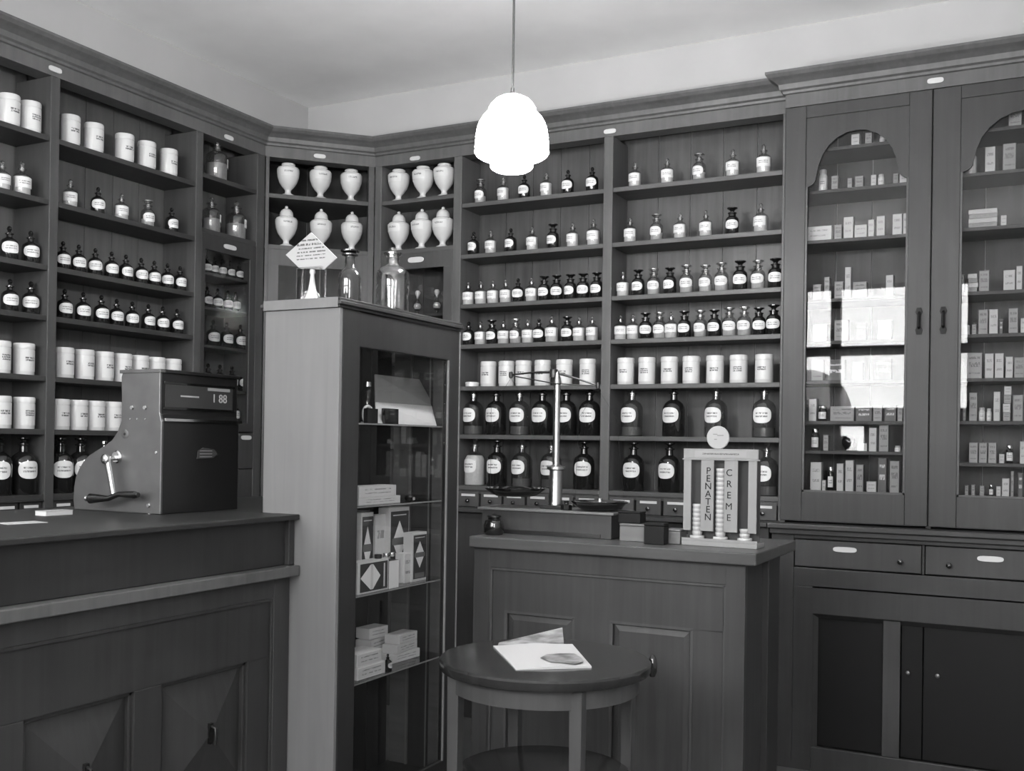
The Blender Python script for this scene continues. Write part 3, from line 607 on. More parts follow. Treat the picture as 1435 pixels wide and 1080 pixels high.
goods('right', ZC2, [
 (0, [(1413, 1432, .11, 'g'), (1436, 1455, .12, 'g')]),
 (1, [(1352, 1369, .14, 'j'), (1380, 1395, .14, 'w'), (1405, 1424, .145, 'g'), (1440, 1460, .12, 'g')]),
 (2, [(1358, 1399, .10, 's'), (1402, 1411, .06, 'w')]),
 (3, [(1346, 1352, .1, 'g'), (1357, 1371, .10, 's'), (1372, 1387, .115, 'g'), (1406, 1423, .11, 'w'), (1424, 1433, .13, 'w')]),
 (4, [(1353, 1360, .05, 'g'), (1362, 1369, .055, 'g'), (1371, 1385, .135, 'g'), (1386, 1399, .135, 'w'), (1400, 1406, .08, 'k'), (1413, 1427, .135, 'g'), (1430, 1440, .08, 'w')]),
 (5, [(1355, 1377, .14, 'g'), (1380, 1393, .135, 'w'), (1394, 1407, .135, 'w'), (1409, 1420, .115, 'w'), (1421, 1436, .11, 'g')]),
 (6, [(1349, 1354, .1, 'g'), (1358, 1370, .155, 'g'), (1371, 1381, .075, 'j'), (1382, 1390, .07, 'j'), (1392, 1402, .16, 'w'), (1406, 1417, .19, 's'), (1419, 1434, .14, 'g')]),
 (7, [(1358, 1371, .11, 'g'), (1372, 1384, .11, 'g'), (1385, 1397, .11, 'g'), (1400, 1408, .05, 'w'), (1409, 1421, .10, 'd'), (1429, 1440, .12, 'w')]),
 (8, [(1352, 1358, .055, 'g'), (1361, 1367, .06, 'g'), (1373, 1380, .055, 'g'), (1385, 1393, .065, 'd'), (1396, 1403, .055, 'w'), (1404, 1415, .10, 'w'), (1416, 1421, .14, 'g'), (1426, 1434, .13, 'k')])])
p = ony(1190, 628, YC+.12); t = thing('ball_flask', 'dark round flask on low shelf of the left glass-door cupboard', 'flask', (p.x, p.y, ZC1[7]))
MB().lathe([(.022, 0), (.024, .006), (.03, .02), (.042, .04), (.042, .062), (.03, .085), (.012, .095), (0, .097)], 22).obj('body', 'amber', t, True); box('foot_board', 'oak', t, -.075, .06, -.03, .03, -.0, .004, 0)

# ================================================================== LEFT COUNTER
XF = -2.675; YP = 3.344
lc = thing('shop_counter', 'dark panelled shop counter in the left foreground carrying the cash register', 'counter')
box('counter_top', 'oak_black', lc, -3.72, XF, .9, YP-.003, 1.182, 1.203, .004)
box('counter_top_extension', 'oak_black', lc, -3.72, -2.885, YP-.003, 4.3, 1.182, 1.203, .002)
box('riser_panel', 'oak_black', lc, -3.70, XF-.045, .92, YP-.04, 1.0, 1.181, .003)
box('riser_end', 'oak', lc, -2.76, XF-.025, YP-.038, YP-.004, 1.0, 1.181, .003)
box('lower_ledge', 'oak_light', lc, -3.70, XF+.005, .9, YP-.003, .957, .999, .004)
box('rear_body', 'oak_black', lc, -3.70, -2.90, .92, 4.28, ZF, .955, .003)
fx = XF-.045
f = MB(); f.box(fx-.04, fx, YP-.10, YP-.004, ZF, .956).box(fx-.04, fx, .92, YP-.10, .875, .956); f.obj('front_frame', 'oak_dark', lc, bevel=.004)
f = MB(); f.box(fx-.05, fx-.012, .92, YP-.1, .61 if False else .645, .875); f.box(fx-.05, fx-.012, 3.11, YP-.1, ZF+.1, .645)
for y in (2.55, 2.0, 1.45, .95): f.box(fx-.05, fx-.012, y, y+.125, ZF+.1, .645)
f.obj('panel_frame', 'dark_frame', lc, bevel=.003)
mo = MB(); mo.box(fx-.012, fx-.002, YP-.112, YP-.10, ZF, .875).box(fx-.012, fx-.002, .92, YP-.112, .863, .875); mo.obj('frame_bead', 'oak', lc, bevel=.003)
for y0, y1 in ((2.675, 3.11), (2.125, 2.55), (1.575, 2.0), (1.075, 1.45)):
    z0, z1 = .20, .645; yc = (y0+y1)/2; zc = (z0+z1)/2; xa = fx-.045
    b = MB(); b.add([(xa, y0, z0), (xa, y1, z0), (xa, y1, z1), (xa, y0, z1), (xa+.055, yc, zc)], [(0, 1, 4), (1, 2, 4), (2, 3, 4), (3, 0, 4), (3, 2, 1, 0)])
    pn = b.obj('diamond_panel', 'dark_frame', lc)
    q = MB(); t = .014; q.box(xa, xa+.022, y0, y0+t, z0, z1).box(xa, xa+.022, y1-t, y1, z0, z1).box(xa, xa+.022, y0, y1, z1-t, z1).box(xa, xa+.022, y0, y1, z0, z0+t)
    q.obj('panel_bead', 'oak', pn, bevel=.003)
    h = MB(); h.prism([(xa+.048, yc+dy, zc+dz) for dy, dz in ((-.008, -.035), (.008, -.035), (.012, 0), (.008, .04), (-.008, .04), (-.012, 0))], (0, 0, 0), (.012, 0, 0)); h.obj('handle_plate', 'black_gloss', pn)
    MB().tube([(xa+.055, yc, zc+.03), (xa+.078, yc, zc+.024), (xa+.08, yc, zc-.01), (xa+.075, yc, zc-.035)], [.004, .006, .007, .009]).obj('drop_handle', 'dark_metal', pn, True)
box('plinth', 'oak_black', lc, fx-.06, fx-.02, .92, YP-.1, ZF, .19, .003)
p = onz(86, 722, 1.203); t = thing('paper_pad', 'thin white paper pad on left counter beside the cash register', 'paper', (p.x-.04, p.y, 1.203), R(90))
box('sheets', 'white_paper', t, -.06, .06, -.03, .03, 0, .016, .001); box('cover', 'card_light', t, -.061, .061, -.031, .031, .0165, .018, 0)
p = onz(30, 733, 1.203); t = thing('paper_sheet', 'loose pale paper sheet on left counter at picture edge', 'paper', (p.x, p.y, 1.204), R(80))
box('sheet', 'card_light', t, -.07, .07, -.045, .045, 0, .0015, 0)

# ================================================================== CASH REGISTER
YG, XG = 2.985, -3.075
rg = thing('cash_register', 'old mechanical cash register with steel side and crank on left counter', 'cash register')
out = [(172, 521), (170, 528), (170.5, 560), (170, 589), (165, 604), (157, 616), (147, 624), (135, 631), (124.5, 638), (117, 646), (111, 656), (106, 668), (103.5, 682), (102.5, 700), (103.5, 727)]
pts = [ony(u, v, YG) for u, v in out]
pts = [(p.x, YG, p.z) for p in pts]; pts[-1] = (pts[-1][0], YG, 1.204)
pts += [(XG, YG, 1.204), (XG, YG, 1.565), (XG-.012, YG, 1.60), (XG-.012, YG, 1.762)]
sp = MB().prism(pts, (0, 0, 0), (0, .012, 0)).obj('side_plate', 'steel', rg, bevel=.003)
ins = [(x+.01 if x < -3.3 else x-.004, 0, z-.004 if z > 1.21 else z) for x, y, z in pts]
YE = 3.425
body = MB().prism([(x, YG+.012, z) for x, y, z in ins], (0, 0, 0), (0, YE-YG-.012, 0)).obj('housing', 'black_paint', rg, bevel=.002)
box('top_cap', 'steel', rg, -3.305, XG-.006, YG-.004, YG+.02, 1.758, 1.772, .002)
box('top_lid', 'black_paint', rg, -3.305, XG-.004, YG+.02, YE+.004, 1.758, 1.772, .002)
wn = box('display_window', 'window_dark', rg, XG-.0155, XG-.0125, YG+.03, YE-.03, 1.625, 1.715, 0)
box('window_frame', 'black_gloss', wn, XG-.0165, XG-.010, YG+.02, YE-.02, 1.715, 1.725, .001); box('window_frame', 'black_gloss', wn, XG-.0165, XG-.010, YG+.02, YE-.02, 1.615, 1.625, .001)
MX = Matrix(((0, 0, 1, 0), (1, 0, 0, 0), (0, 1, 0, 0), (0, 0, 0, 1)))   # text plane facing +x
text('digits', '1 88', .05, 'card_light', wn, Matrix.Translation((XG-.0115, YE-.11, 1.668)) @ MX)
box('indicator_flag', 'card_light', wn, XG-.012, XG-.0105, YG+.11, YG+.21, 1.668, 1.674, 0); box('indicator_flag', 'paper_grey', wn, XG-.012, XG-.0105, YE-.18, YE-.05, 1.700, 1.712, 0)
box('trim_strip', 'nickel', rg, XG-.004, XG+.006, YG+.014, YE+.01, 1.568, 1.580, .001)
eb = MB().prism([(XG, 3.23+dy, 1.44+dz) for dy, dz in ((-.055, -.02), (.04, -.018), (.06, .0), (.045, .018), (-.02, .025), (-.05, .012))], (0, 0, 0), (.003, 0, 0)).obj('brass_emblem', 'window_dark', rg)
for dz in (-.012, 0, .012): box('emblem_line', 'paper_grey', eb, XG+.003, XG+.004, 3.19, 3.26, 1.44+dz-.001, 1.44+dz+.001, 0)
def bolt(u, v, r=.010, L=.008, mat='nickel', name='bolt', hexa=True):
    p = ony(u, v, YG); o = MB().lathe([(r, 0), (r, L*.6), (r*.8, L), (0, L)], 6 if hexa else 20).obj(name, mat, rg, smooth=not hexa); o.matrix_local = Matrix.Translation((p.x, YG, p.z)) @ Matrix.Rotation(R(90), 4, 'X'); return p
for u, v in ((186, 571), (204, 571), (209, 708), (209, 722)): bolt(u, v)
for u, v in ((183, 587), (193, 587), (204, 587)): bolt(u, v, .004, .004)
bolt(175.5, 608, .018, .003, 'steel', 'lock_escutcheon', False); bolt(175.5, 608, .006, .005, 'black_gloss', 'keyhole', False)
bolt(219, 634, .007, .004)
bolt(165, 640, .026, .012, 'nickel', 'crank_washer', False)
p = ony(152, 643, YG-.05)
MB().tube([(ony(165, 641, YG).x, YG, ony(165, 641, YG).z), (p.x, YG-.055, p.z)], .010, 12).obj('crank_shaft', 'nickel', rg, True)
q = ony(159, 692, YG-.055)
ca = MB(); ca.tube([(p.x, YG-.056, p.z+.01), (p.x, YG-.056, p.z), (q.x, YG-.056, q.z)], [.012, .012, .010], 12); ca.obj('crank_arm', 'nickel', rg, True)
hub = MB().lathe([(.0, 0), (.018, 0), (.019, .01), (.010, .016), (0, .016)], 20).obj('crank_hub', 'nickel', rg, True); hub.matrix_local = Matrix.Translation((p.x, YG-.062, p.z)) @ Matrix.Rotation(R(90), 4, 'X')
a = ony(125, 698, YG-.07); b = ony(190, 693, YG-.045)
MB().tube([(a.x, YG-.075, a.z), (a.x+.012, YG-.074, a.z), (a.x+.03, YG-.072, a.z+.001), (q.x-.02, YG-.06, a.z+.003), (q.x+.03, YG-.055, b.z+.0), (b.x, YG-.05, b.z), (b.x+.02, YG-.05, b.z)], [.010, .021, .019, .011, .011, .015, .010], 14).obj('crank_handle', 'black_gloss', rg, True)
o = MB().lathe([(.0, 0), (.010, .002), (.012, .01), (.006, .016), (0, .017)], 16).obj('handle_cap', 'nickel', rg, True); o.matrix_local = Matrix.Translation((a.x+.002, YG-.076, a.z)) @ Matrix.Rotation(R(-90), 4, 'Y')
p = ony(146, 617, YG+.03); MB().lathe([(.004, -.02), (.004, 0), (.010, .006), (.010, .016), (0, .022)], 14).obj('lever_knob', 'nickel', rg, True, loc=(p.x, YG+.03, p.z-.02))

# ================================================================== GLASS DISPLAY CABINET
XG2, X2, YN, YF2, ZT = -2.494, -2.872, YP, 4.29, 2.07
dc = thing('glass_display_cabinet', 'upright display cabinet with pale wood side panel and glass front', 'display cabinet')
box('side_panel', 'pale_oak', dc, X2, XG2-.001, YN, YN+.02, ZF, 2.03, .003)
t = MB(); t.box(X2-.015, XG2+.0, YN-.006, YF2+.006, 2.03, 2.042).box(X2-.02, XG2+.012, YN-.012, YF2+.01, 2.042, 2.058).box(X2-.014, XG2+.006, YN-.006, YF2+.006, 2.058, ZT)
t.obj('moulded_top', 'dark_frame', dc, bevel=.003)
box('side_top_moulding', 'pale_oak', dc, X2, XG2-.002, YN-.0135, YN-.0125, 2.03, 2.07, 0)
box('plinth', 'oak_black', dc, X2, XG2-.005, YN+.021, YF2, ZF, -.06, .003)
box('back_stile', 'oak_black', dc, X2, X2+.03, YN+.021, YN+.06, -.06, 2.029, .002)
for j in range(5):
    a = YN+.06+(YF2-.03-YN-.06)*j/5; b = YN+.06+(YF2-.03-YN-.06)*(j+1)/5
    box('back_plank', 'oak_black', dc, X2, X2+.012, a+.002, b-.002, -.06, 2.029, .001)
for j in range(3):
    a = X2+.014+(XG2-.03-X2-.014)*j/3; b = X2+.014+(XG2-.03-X2-.014)*(j+1)/3
    box('end_plank', ('mid_wood', 'oak', 'mid_wood')[j], dc, a+.003, b-.003, YF2-.015-(.006 if j == 1 else 0), YF2-.001, -.06, 2.029, .002)
    box('end_batten', 'pale_oak', dc, b-.012, b-.004, YF2-.024, YF2-.022, -.06, 2.029, .001)
# glazed door on the aisle side
d = MB(); d.box(XG2-.024, XG2-.004, YN+.0215, YF2, ZF, -.056).box(XG2-.025, XG2, YN+.0215, 3.478, -.055, 2.028).box(XG2-.025, XG2, 4.185, YF2, -.055, 2.028).box(XG2-.025, XG2, 3.478, 4.185, 1.885, 2.028).box(XG2-.025, XG2, 3.478, 4.185, -.055, .02)
d = d.obj('door', 'oak_black', dc, bevel=.003)
q = MB(); q.box(XG2-.004, XG2+.004, 4.178, 4.186, .02, 1.885).box(XG2-.002, XG2+.003, YF2-.008, YF2, -.055, 2.028); q.obj('edge_bead', 'pale_oak', d)
box('pane', 'pane', d, XG2-.014, XG2-.011, 3.478, 4.178, .02, 1.885, 0)
SHZ = [1.578, 1.232, .862, .50]
for z in SHZ:
    g = box('glass_shelf', 'pane', dc, X2+.02, XG2-.035, YN+.03, YF2-.03, z-.008, z, 0)
    box('shelf_edge', 'paper_grey', g, XG2-.0348, XG2-.033, YN+.03, YF2-.03, z-.007, z-.001, 0)
# goods inside
def cbox(name, label, u0, u1, vt, z, x, depth, mat, vb=None, group='cartons in the glass display cabinet', front='cab_print_lit'):
    """carton whose face looks out through the glass (+x); u0..u1 seen width, vt = seen top"""
    ya = onx(u0, 700, x).y; yb = onx(u1, 700, x).y; h = onx(u0, vt, x).z-z
    t = thing(name, label, 'carton', (x, (ya+yb)/2, z), 0, group); w_ = yb-ya
    MB().box(-depth, 0, -w_/2, w_/2, 0, h).obj('box', mat, t, bevel=.0015)
    if front: quad((.0008, -w_/2+.002, .002), (.0008, w_/2-.002, .002), (.0008, w_/2-.002, h-.002), (.0008, -w_/2+.002, h-.002)).obj('printed_front', front, t)
    box('lid_flap', mat, t, -depth, 0, -w_/2, w_/2, h+.0002, h+.0012, 0)
    return t, w_, h
def rhomb(t, w_, h, vertical=True):
    box('printed_field', 'print_dark', t, .0008, .0012, -w_/2+w_*.07, w_/2-w_*.04, h*.05, h*.95, 0)
    def tri(pts, mat, nm): MB().prism([(0, a*w_, b*h) for a, b in pts], (.0012, 0, 0), (.0018, 0, 0)).obj(nm, mat, t)
    if vertical:
        tri([(-.27, .59), (.27, .59), (0, .82)], 'cab_white_lit', 'diamond_mark'); tri([(.27, .49), (-.27, .49), (0, .27)], 'cab_white_lit', 'diamond_mark')
        tri([(-.36, .5), (-.27, .49), (.27, .49), (.36, .5), (.36, .58), (.27, .59), (-.27, .59), (-.36, .58)], 'print_grey', 'name_band'); tri([(-.32, .07), (.32, .07), (.32, .17), (-.32, .17)], 'print_grey', 'name_band'); tri([(-.33, .89), (.33, .89), (.33, .905), (-.33, .905)], 'cab_card_lit', 'name_band')
    else:
        tri([(-.42, .5), (-.10, .1), (-.10, .9)], 'cab_white_lit', 'diamond_mark'); tri([(.22, .5), (-.02, .9), (-.02, .1)], 'cab_white_lit', 'diamond_mark'); tri([(-.10, .1), (-.02, .1), (-.02, .9), (-.10, .9)], 'cab_card_lit', 'name_band'); tri([(.33, .12), (.37, .12), (.37, .88), (.33, .88)], 'cab_card_lit', 'name_band')
xs_ = XG2-.06
r1 = cbox('tall_carton', 'tall dark carton with pale rhombus at left of display shelf', 507, 524, 719, SHZ[2], xs_-.06, .06, 'cab_card_lit', front=None); rhomb(*r1)
r1 = cbox('tall_carton', 'large tall dark carton with rhombus standing in the middle of display shelf', 546, 574, 712, SHZ[2], xs_-.10, .06, 'cab_card_lit', front=None); rhomb(*r1)
r1 = cbox('tall_carton', 'tall dark carton with rhombus at the right end of display shelf', 579, 599, 747, SHZ[2], xs_-.02, .05, 'cab_card_lit', front=None); rhomb(*r1)
cbox('white_carton', 'narrow white carton standing between two rhombus cartons', 527, 541, 722, SHZ[2], xs_-.12, .04, 'cab_white_lit', front='cab_print_lit')
cbox('white_carton', 'short white carton beside the lying rhombus carton', 568, 577.5, 776, SHZ[2], xs_-.03, .05, 'cab_white_lit', front='cab_print_lit')
r1 = cbox('lying_carton', 'dark carton with rhombus lying on its side at front of display shelf', 503, 546, 789, SHZ[2], xs_+.012, .06, 'cab_card_lit', front=None); rhomb(r1[0], r1[1], r1[2], False)
rl = cbox('end_carton', 'white-faced dark carton end next to the lying rhombus carton', 546.5, 560, 786, SHZ[2], xs_+.012, .06, 'print_dark', front=None)
box('printed_front', 'cab_white_lit', rl[0], .0003, .001, -rl[1]/2, rl[1]/2, 0, rl[2], 0)
zt = SHZ[2]+r1[2]
for n, (u, r_) in enumerate(((530, .016), (541, .013), (549, .013))):
    y = onx(u, 776, xs_-.02).y; t = thing('small_tin', 'small round tin, %s of three on the lying carton' % ('left', 'middle', 'right')[n], 'tin', (xs_-.02, y, zt+.0014), 0, 'small tins on the lying carton')
    MB().lathe([(r_, 0), (r_, .009)], 18).obj('body', 'dark_metal' if n == 0 else 'nickel', t, True); MB().lathe([(r_*1.06, .0092), (r_*1.06, .016), (r_*.95, .018), (0, .018)], 18).obj('lid', 'dark_metal' if n == 0 else 'nickel', t, True)
# second shelf boxes
b1 = cbox('flat_carton', 'long pale flat carton lying on second display shelf', 503, 561, 698, SHZ[1], xs_, .09, 'cab_card_lit', front='cab_print_lit')
z1 = SHZ[1]+b1[2]+.0014
cbox('flat_carton', 'pale flat carton stacked on top of another on second display shelf', 503, 555, 682, z1, xs_-.005, .08, 'cab_card_lit', front='cab_print_lit')
y = onx(571, 700, xs_-.02).y; t = thing('metal_clip', 'small dark metal instrument at right end of second display shelf', 'instrument', (xs_-.01, y, SHZ[1]))
MB().lathe([(.012, 0), (.022, .006), (.024, .02), (.018, .028), (0, .029)], 16).obj('body', 'dark_metal', t, True); box('blade', 'dark_metal', t, -.006, .006, .018, .06, .008, .014, .001); box('badge', 'cab_card_lit', t, .0235, .025, -.008, .008, .008, .02, 0)
# top shelf: display card, watch stand, small black boxes
z0 = SHZ[0]; tl = onx(526, 524, xs_-.09); tr = onx(596, 532, xs_-.16); br = onx(612, 594, xs_+.01); bl = onx(527, 592, xs_+.01)
t = thing('show_card', 'large grey folded show card leaning on top display shelf', 'show card', (xs_, (bl.y+br.y)/2, z0)); o0 = Vector(t.location)
P = [Vector((bl.x, bl.y, z0+.001))-o0, Vector((br.x, br.y, z0+.001))-o0, Vector((tr.x, tr.y, tr.z))-o0, Vector((tl.x, tl.y, tl.z))-o0]; nn = (P[1]-P[0]).cross(P[3]-P[0]).normalized()
mid = lambda a, b, k: a+(b-a)*k
MB().prism([P[0], P[1], mid(P[1], P[2], .42), mid(P[0], P[3], .42)], (0, 0, 0), nn*-.004).obj('lower_board', 'cab_card_lit', t)
MB().prism([mid(P[0], P[3], .43), mid(P[1], P[2], .43), P[2], P[3]], nn*-.002, nn*-.006).obj('upper_board', 'paper_grey', t)
for n, (u0, u1) in enumerate(((513, 528), (538, 557))):
    cbox('black_case', 'small black case with pale badge, %s of two on top display shelf' % ('left', 'right')[n], u0, u1, 572, z0, xs_+.022, .02, 'black_gloss', front=None, group='black cases on the top display shelf')[0]
    o = C.objects[-1]
y = onx(513, 560, xs_-.03).y; t = thing('ring_stand', 'pale ring-shaped holder at left of top display shelf', 'holder', (xs_-.02, y, z0))
b = MB(); b.tube([(0, .035*math.cos(a*math.pi/10), .038+.035*math.sin(a*math.pi/10)) for a in range(21)], .006, 8).obj('ring', 'cab_card_lit', t, True); box('foot', 'cab_card_lit', t, -.015, .015, -.03, .03, 0, .006, .001)
y = onx(513, 540, xs_-.1).y; t = thing('glass_vial', 'tall glass vial with bright cap at left of top display shelf', 'vial', (xs_-.10, y+.01, z0))
MB().lathe([(.026, 0), (.028, .004), (.028, .14), (.018, .155), (.014, .16), (0, .16)], 18).obj('body', 'bottle_glass', t, True); MB().lathe([(.016, .161), (.018, .163), (.018, .182), (.008, .188), (0, .188)], 18).obj('cap', 'nickel', t, True)
# bottom glass shelf: stacks of soap cartons
for st, (u0, u1, tops, xx, dep) in enumerate(((503, 540, (944, 920), xs_+.005, .11), (515, 546, (0, 0), xs_-.16, .08), (552, 587, (922, 909, 897) if False else (925, 911, 898), xs_-.06, .08))):
    z = SHZ[3]; nm = ('front left', 'back left', 'right')[st]
    hs = {0: (.052, .055), 1: (.05, .05, .048), 2: (.04, .038, .04)}[st]
    ya = onx(u0, 930, xx).y; yb = onx(u1, 930, xx).y
    for k, h in enumerate(hs):
        c = thing('soap_carton', 'pale carton, %s in the %s stack on lowest display shelf' % (('bottom', 'second', 'third')[k], nm), 'carton', (xx-dep/2+random.uniform(-.006, .006), (ya+yb)/2+random.uniform(-.008, .008)-(.01*k if st == 0 else 0), z), random.uniform(-.12, .12), 'stacked cartons on the lowest display shelf')
        w_ = (yb-ya)*(1-.12*k)
        MB().box(-dep/2, dep/2, -w_/2, w_/2, 0, h).obj('box', ('cab_white_lit', 'cab_card_lit', 'cab_card_lit')[st], c, bevel=.002)
        quad((dep/2+.0008, -w_/2+.003, .004), (dep/2+.0008, w_/2-.003, .004), (dep/2+.0008, w_/2-.003, h-.004), (dep/2+.0008, -w_/2+.003, h-.004)).obj('printed_front', 'cab_print_lit', c)
        z += h+.0015
y = onx(546, 935, xs_+.01).y; bottle('amber', (xs_+.0, y, SHZ[3]), 0, 'tiny dark bottle between carton stacks on lowest display shelf', 'bottle in the display cabinet', .45)

# ---- things on top of the display cabinet
t0 = onp(435, 414, Vector((0, YN+.10, 0)), Vector((0, 1, 0)))
sx_ = t0.x; t = thing('diamond_sign', 'white diamond-shaped printed card on a clear glass stand atop display cabinet', 'sign', (sx_, YN+.10, ZT))
def sp_(u, v, y=YN+.10): q = ony(u, v, y); return Vector((q.x-sx_, 0, q.z-ZT))
cn = [sp_(400.5, 357), sp_(436, 325.5), sp_(472, 361), sp_(454, 377.5), sp_(420, 376)]
# card with its lower corner cut off where it meets the stand
MB().prism(cn, (0, 0, 0), (0, .004, 0)).obj('card', 'white_paper', t)
xa, xb, za, zb = cn[0].x, cn[2].x, cn[4].z-.012, cn[1].z
q = MB(); q.v = [tuple(Vector((c.x, -.0008, c.z))) for c in cn]; q.f = [(0, 1, 2, 3, 4)]; q.uv = [((c.x-xa)/(xb-xa), (c.z-za)/(zb-za)) for c in cn]; q.obj('printed_text', 'sign_print', t)
sl, sr = cn[4].x-.002, cn[3].x-.002; h = cn[4].z
for z, zz in ((0, .006), (h-.006, h)): box('stand_plate', 'jar_glass', t, sl, sr, -.02, .02, z, zz, 0)
for e_ in (sl, sr-.005): box('stand_side', 'jar_glass', t, e_, e_+.005, -.02, .02, .0065, h-.0065, 0)
MB().lathe([(.034, .0068), (.036, .012), (.027, .028), (.017, .055), (.012, .085), (.008, h-.03), (.013, h-.02), (.010, h-.008)], 20, ((sl+sr)/2+.002, .005, 0)).obj('white_cone', 'porcelain', t, True)
# dark jar
p = onx(490, 418, XG2-.20); y = p.y; yj = onp(490, 400, Vector((-2.66, 0, 0)), Vector((1, 0, 0))).y
def bigjar(name, label, u, x, prof, gm, stop, sm, extra=None):
    y = onx(u, 400, x).y; t = thing(name, label, 'jar', (x, y, ZT)); MB().lathe(prof, 32).obj('body', gm, t, True); MB().lathe(stop, 24).obj('stopper', sm, t, True); return t, y
H = onx(490, 358, -2.66).z-ZT; r_ = .047
bigjar('dark_jar', 'dark glass jar with wide flared stopper atop display cabinet', 490, -2.62, [(r_, 0), (r_*1.04, .005), (r_*1.04, H*.50), (r_*.98, H*.60), (r_*.62, H*.69), (r_*.46, H*.73), (r_*.44, H*.93), (r_*.72, H*.95), (r_*.72, H*.975), (0, H*.975)], 'green_glass', [(r_*.4, H*.976), (r_*.5, H*.99), (r_*.85, H*1.02), (r_*.85, H*1.045), (0, H*1.05)], 'amber')
xj = XG2-.10; y = onx(550, 400, xj).y; pw = (onx(573, 400, xj).y-onx(527, 400, xj).y)/2*.81; r_ = .073; H = (onx(550, 346, xj).z-ZT)/1.08
tj = thing('clear_jar', 'large clear glass jar with stopper atop display cabinet', 'jar', (xj, y, ZT))
MB().lathe([(r_*.95, 0), (r_, .006), (r_, H*.60), (r_*.95, H*.67), (r_*.78, H*.73), (r_*.46, H*.77), (r_*.40, H*.80), (r_*.40, H*.92), (r_*.56, H*.96), (r_*.56, H*.98), (r_*.38, H*.985), (r_*.34, H*.80), (r_*.40, H*.755), (r_*.72, H*.71), (r_*.9, H*.65), (r_*.94, H*.58), (r_*.94, .015), (0, .012)], 36).obj('body', 'jar_glass', tj, True)
MB().lathe([(r_*.33, H*.88), (r_*.35, H*.985), (r_*.14, H*1.0), (r_*.22, H*1.03), (r_*.2, H*1.07), (0, H*1.08)], 20).obj('stopper', 'jar_glass', tj, True)

# ================================================================== REAR COUNTER
rc = thing('service_counter', 'panelled oak service counter behind the round table', 'counter')
cx0, cx1, cy0, cy1 = -2.49, -1.093, 4.395, 5.17
box('counter_top', 'counter_top', rc, cx0, cx1, cy0, cy1, 0.997, 1.05, .006)
fy = cy0+.05; ex = -1.15
f = MB(); f.box(cx0, -2.40, fy, fy+.04, ZF, 0.996).box(-1.235, ex, fy, fy+.04, ZF, 0.996).box(-2.40, -1.235, fy, fy+.04, .90, 0.996).box(-2.40, -1.235, fy, fy+.04, ZF, -.2)
f.obj('front_frame', 'counter_oak', rc, bevel=.004)
f = MB(); t = .012; f.box(-2.40, -2.40+t, fy+.004, fy+.02, -.2, .90).box(-1.235-t, -1.235, fy+.004, fy+.02, -.2, .90).box(-2.40, -1.235, fy+.004, fy+.02, .90-t, .90); f.obj('frame_bead', 'oak_mid', rc, bevel=.003)
f = MB(); f.box(-2.388, -1.247, fy+.014, fy+.04, .695, .888).box(-2.388, -2.32, fy+.014, fy+.04, -.2, .695).box(-1.955, -1.775, fy+.014, fy+.04, -.2, .695).box(-1.385, -1.247, fy+.014, fy+.04, -.2, .695); f.obj('panel_frame', 'counter_oak', rc, bevel=.003)
for a, b in ((-2.32, -1.955), (-1.775, -1.385)):
    q = MB(); t = .012; q.box(a, a+t, fy+.012, fy+.03, -.2, .695).box(b-t, b, fy+.012, fy+.03, -.2, .695).box(a, b, fy+.012, fy+.03, .683, .695)
    q = q.obj('panel_bead', 'oak_mid', rc, bevel=.003)
    b_ = MB(); e = .03; y_ = fy+.032
    b_.add([(a+t, y_, -.2), (b-t, y_, -.2), (b-t, y_, .683), (a+t, y_, .683), (a+t+e, y_-.010, -.17), (b-t-e, y_-.010, -.17), (b-t-e, y_-.010, .683-e), (a+t+e, y_-.010, .683-e)], [(0, 1, 5, 4), (1, 2, 6, 5), (2, 3, 7, 6), (3, 0, 4, 7), (4, 5, 6, 7)]); b_.obj('raised_panel', 'counter_oak', rc)
box('back_body', 'oak_dark', rc, cx0, ex-.06, fy+.06, cy1-.08, ZF, 0.996, .003)
box('end_post', 'oak', rc, ex-.05, ex, cy1-.30, cy1-.08, ZF, 0.996, .003); box('end_panel', 'oak_dark', rc, ex-.05, ex-.03, fy+.041, cy1-.301, ZF, 0.996, .002)

# ---- column balance
bx_, by_ = -2.195, 4.70
yb = 4.63
sc = thing('column_balance', 'brass and black column balance with two pans on a long wooden box', 'balance')
q = MB(); q.box(-2.55, -1.845, yb, yb+.26, 1.0505, 1.165).obj('drawer_box', 'counter_oak', sc, bevel=.003)
box('shadow_gap', 'black_paint', sc, -2.50, -1.90, yb-.004, yb, 1.056, 1.072, 0); box('marble_slab', 'mid_wood', sc, -2.57, -1.83, yb-.012, yb+.275, 1.1655, 1.178, .003)
cyc = yb+.12
box('column_foot', 'dark_metal', sc, bx_-.06, bx_+.06, cyc-.06, cyc+.06, 1.1785, 1.196, .003)
MB().lathe([(.036, 1.197), (.036, 1.205), (.032, 1.215), (.032, 1.37), (.046, 1.376), (.046, 1.388), (.026, 1.394), (.0175, 1.40), (.0165, 1.80), (.022, 1.806), (.018, 1.83), (.008, 1.86), (0, 1.87)], 24, (bx_, cyc, 0)).obj('column', 'brass', sc, True)
def sq(u, v): q = ony(u, v, cyc); return Vector((q.x, cyc, q.z))
L0, R0, M0 = sq(716, 525), sq(838, 540), sq(776, 521); M1 = sq(776, 537)
bm_ = MB(); bm_.tube([L0, mid(L0, M0, .5)+Vector((0, 0, .004)), M0, mid(M0, R0, .5)+Vector((0, 0, .002)), R0], [.004, .005, .008, .005, .004]); bm_.tube([L0+Vector((.0, 0, -.004)), M1, R0+Vector((0, 0, -.004))], .003)
bm_.obj('beam', 'dark_metal', sc, True)
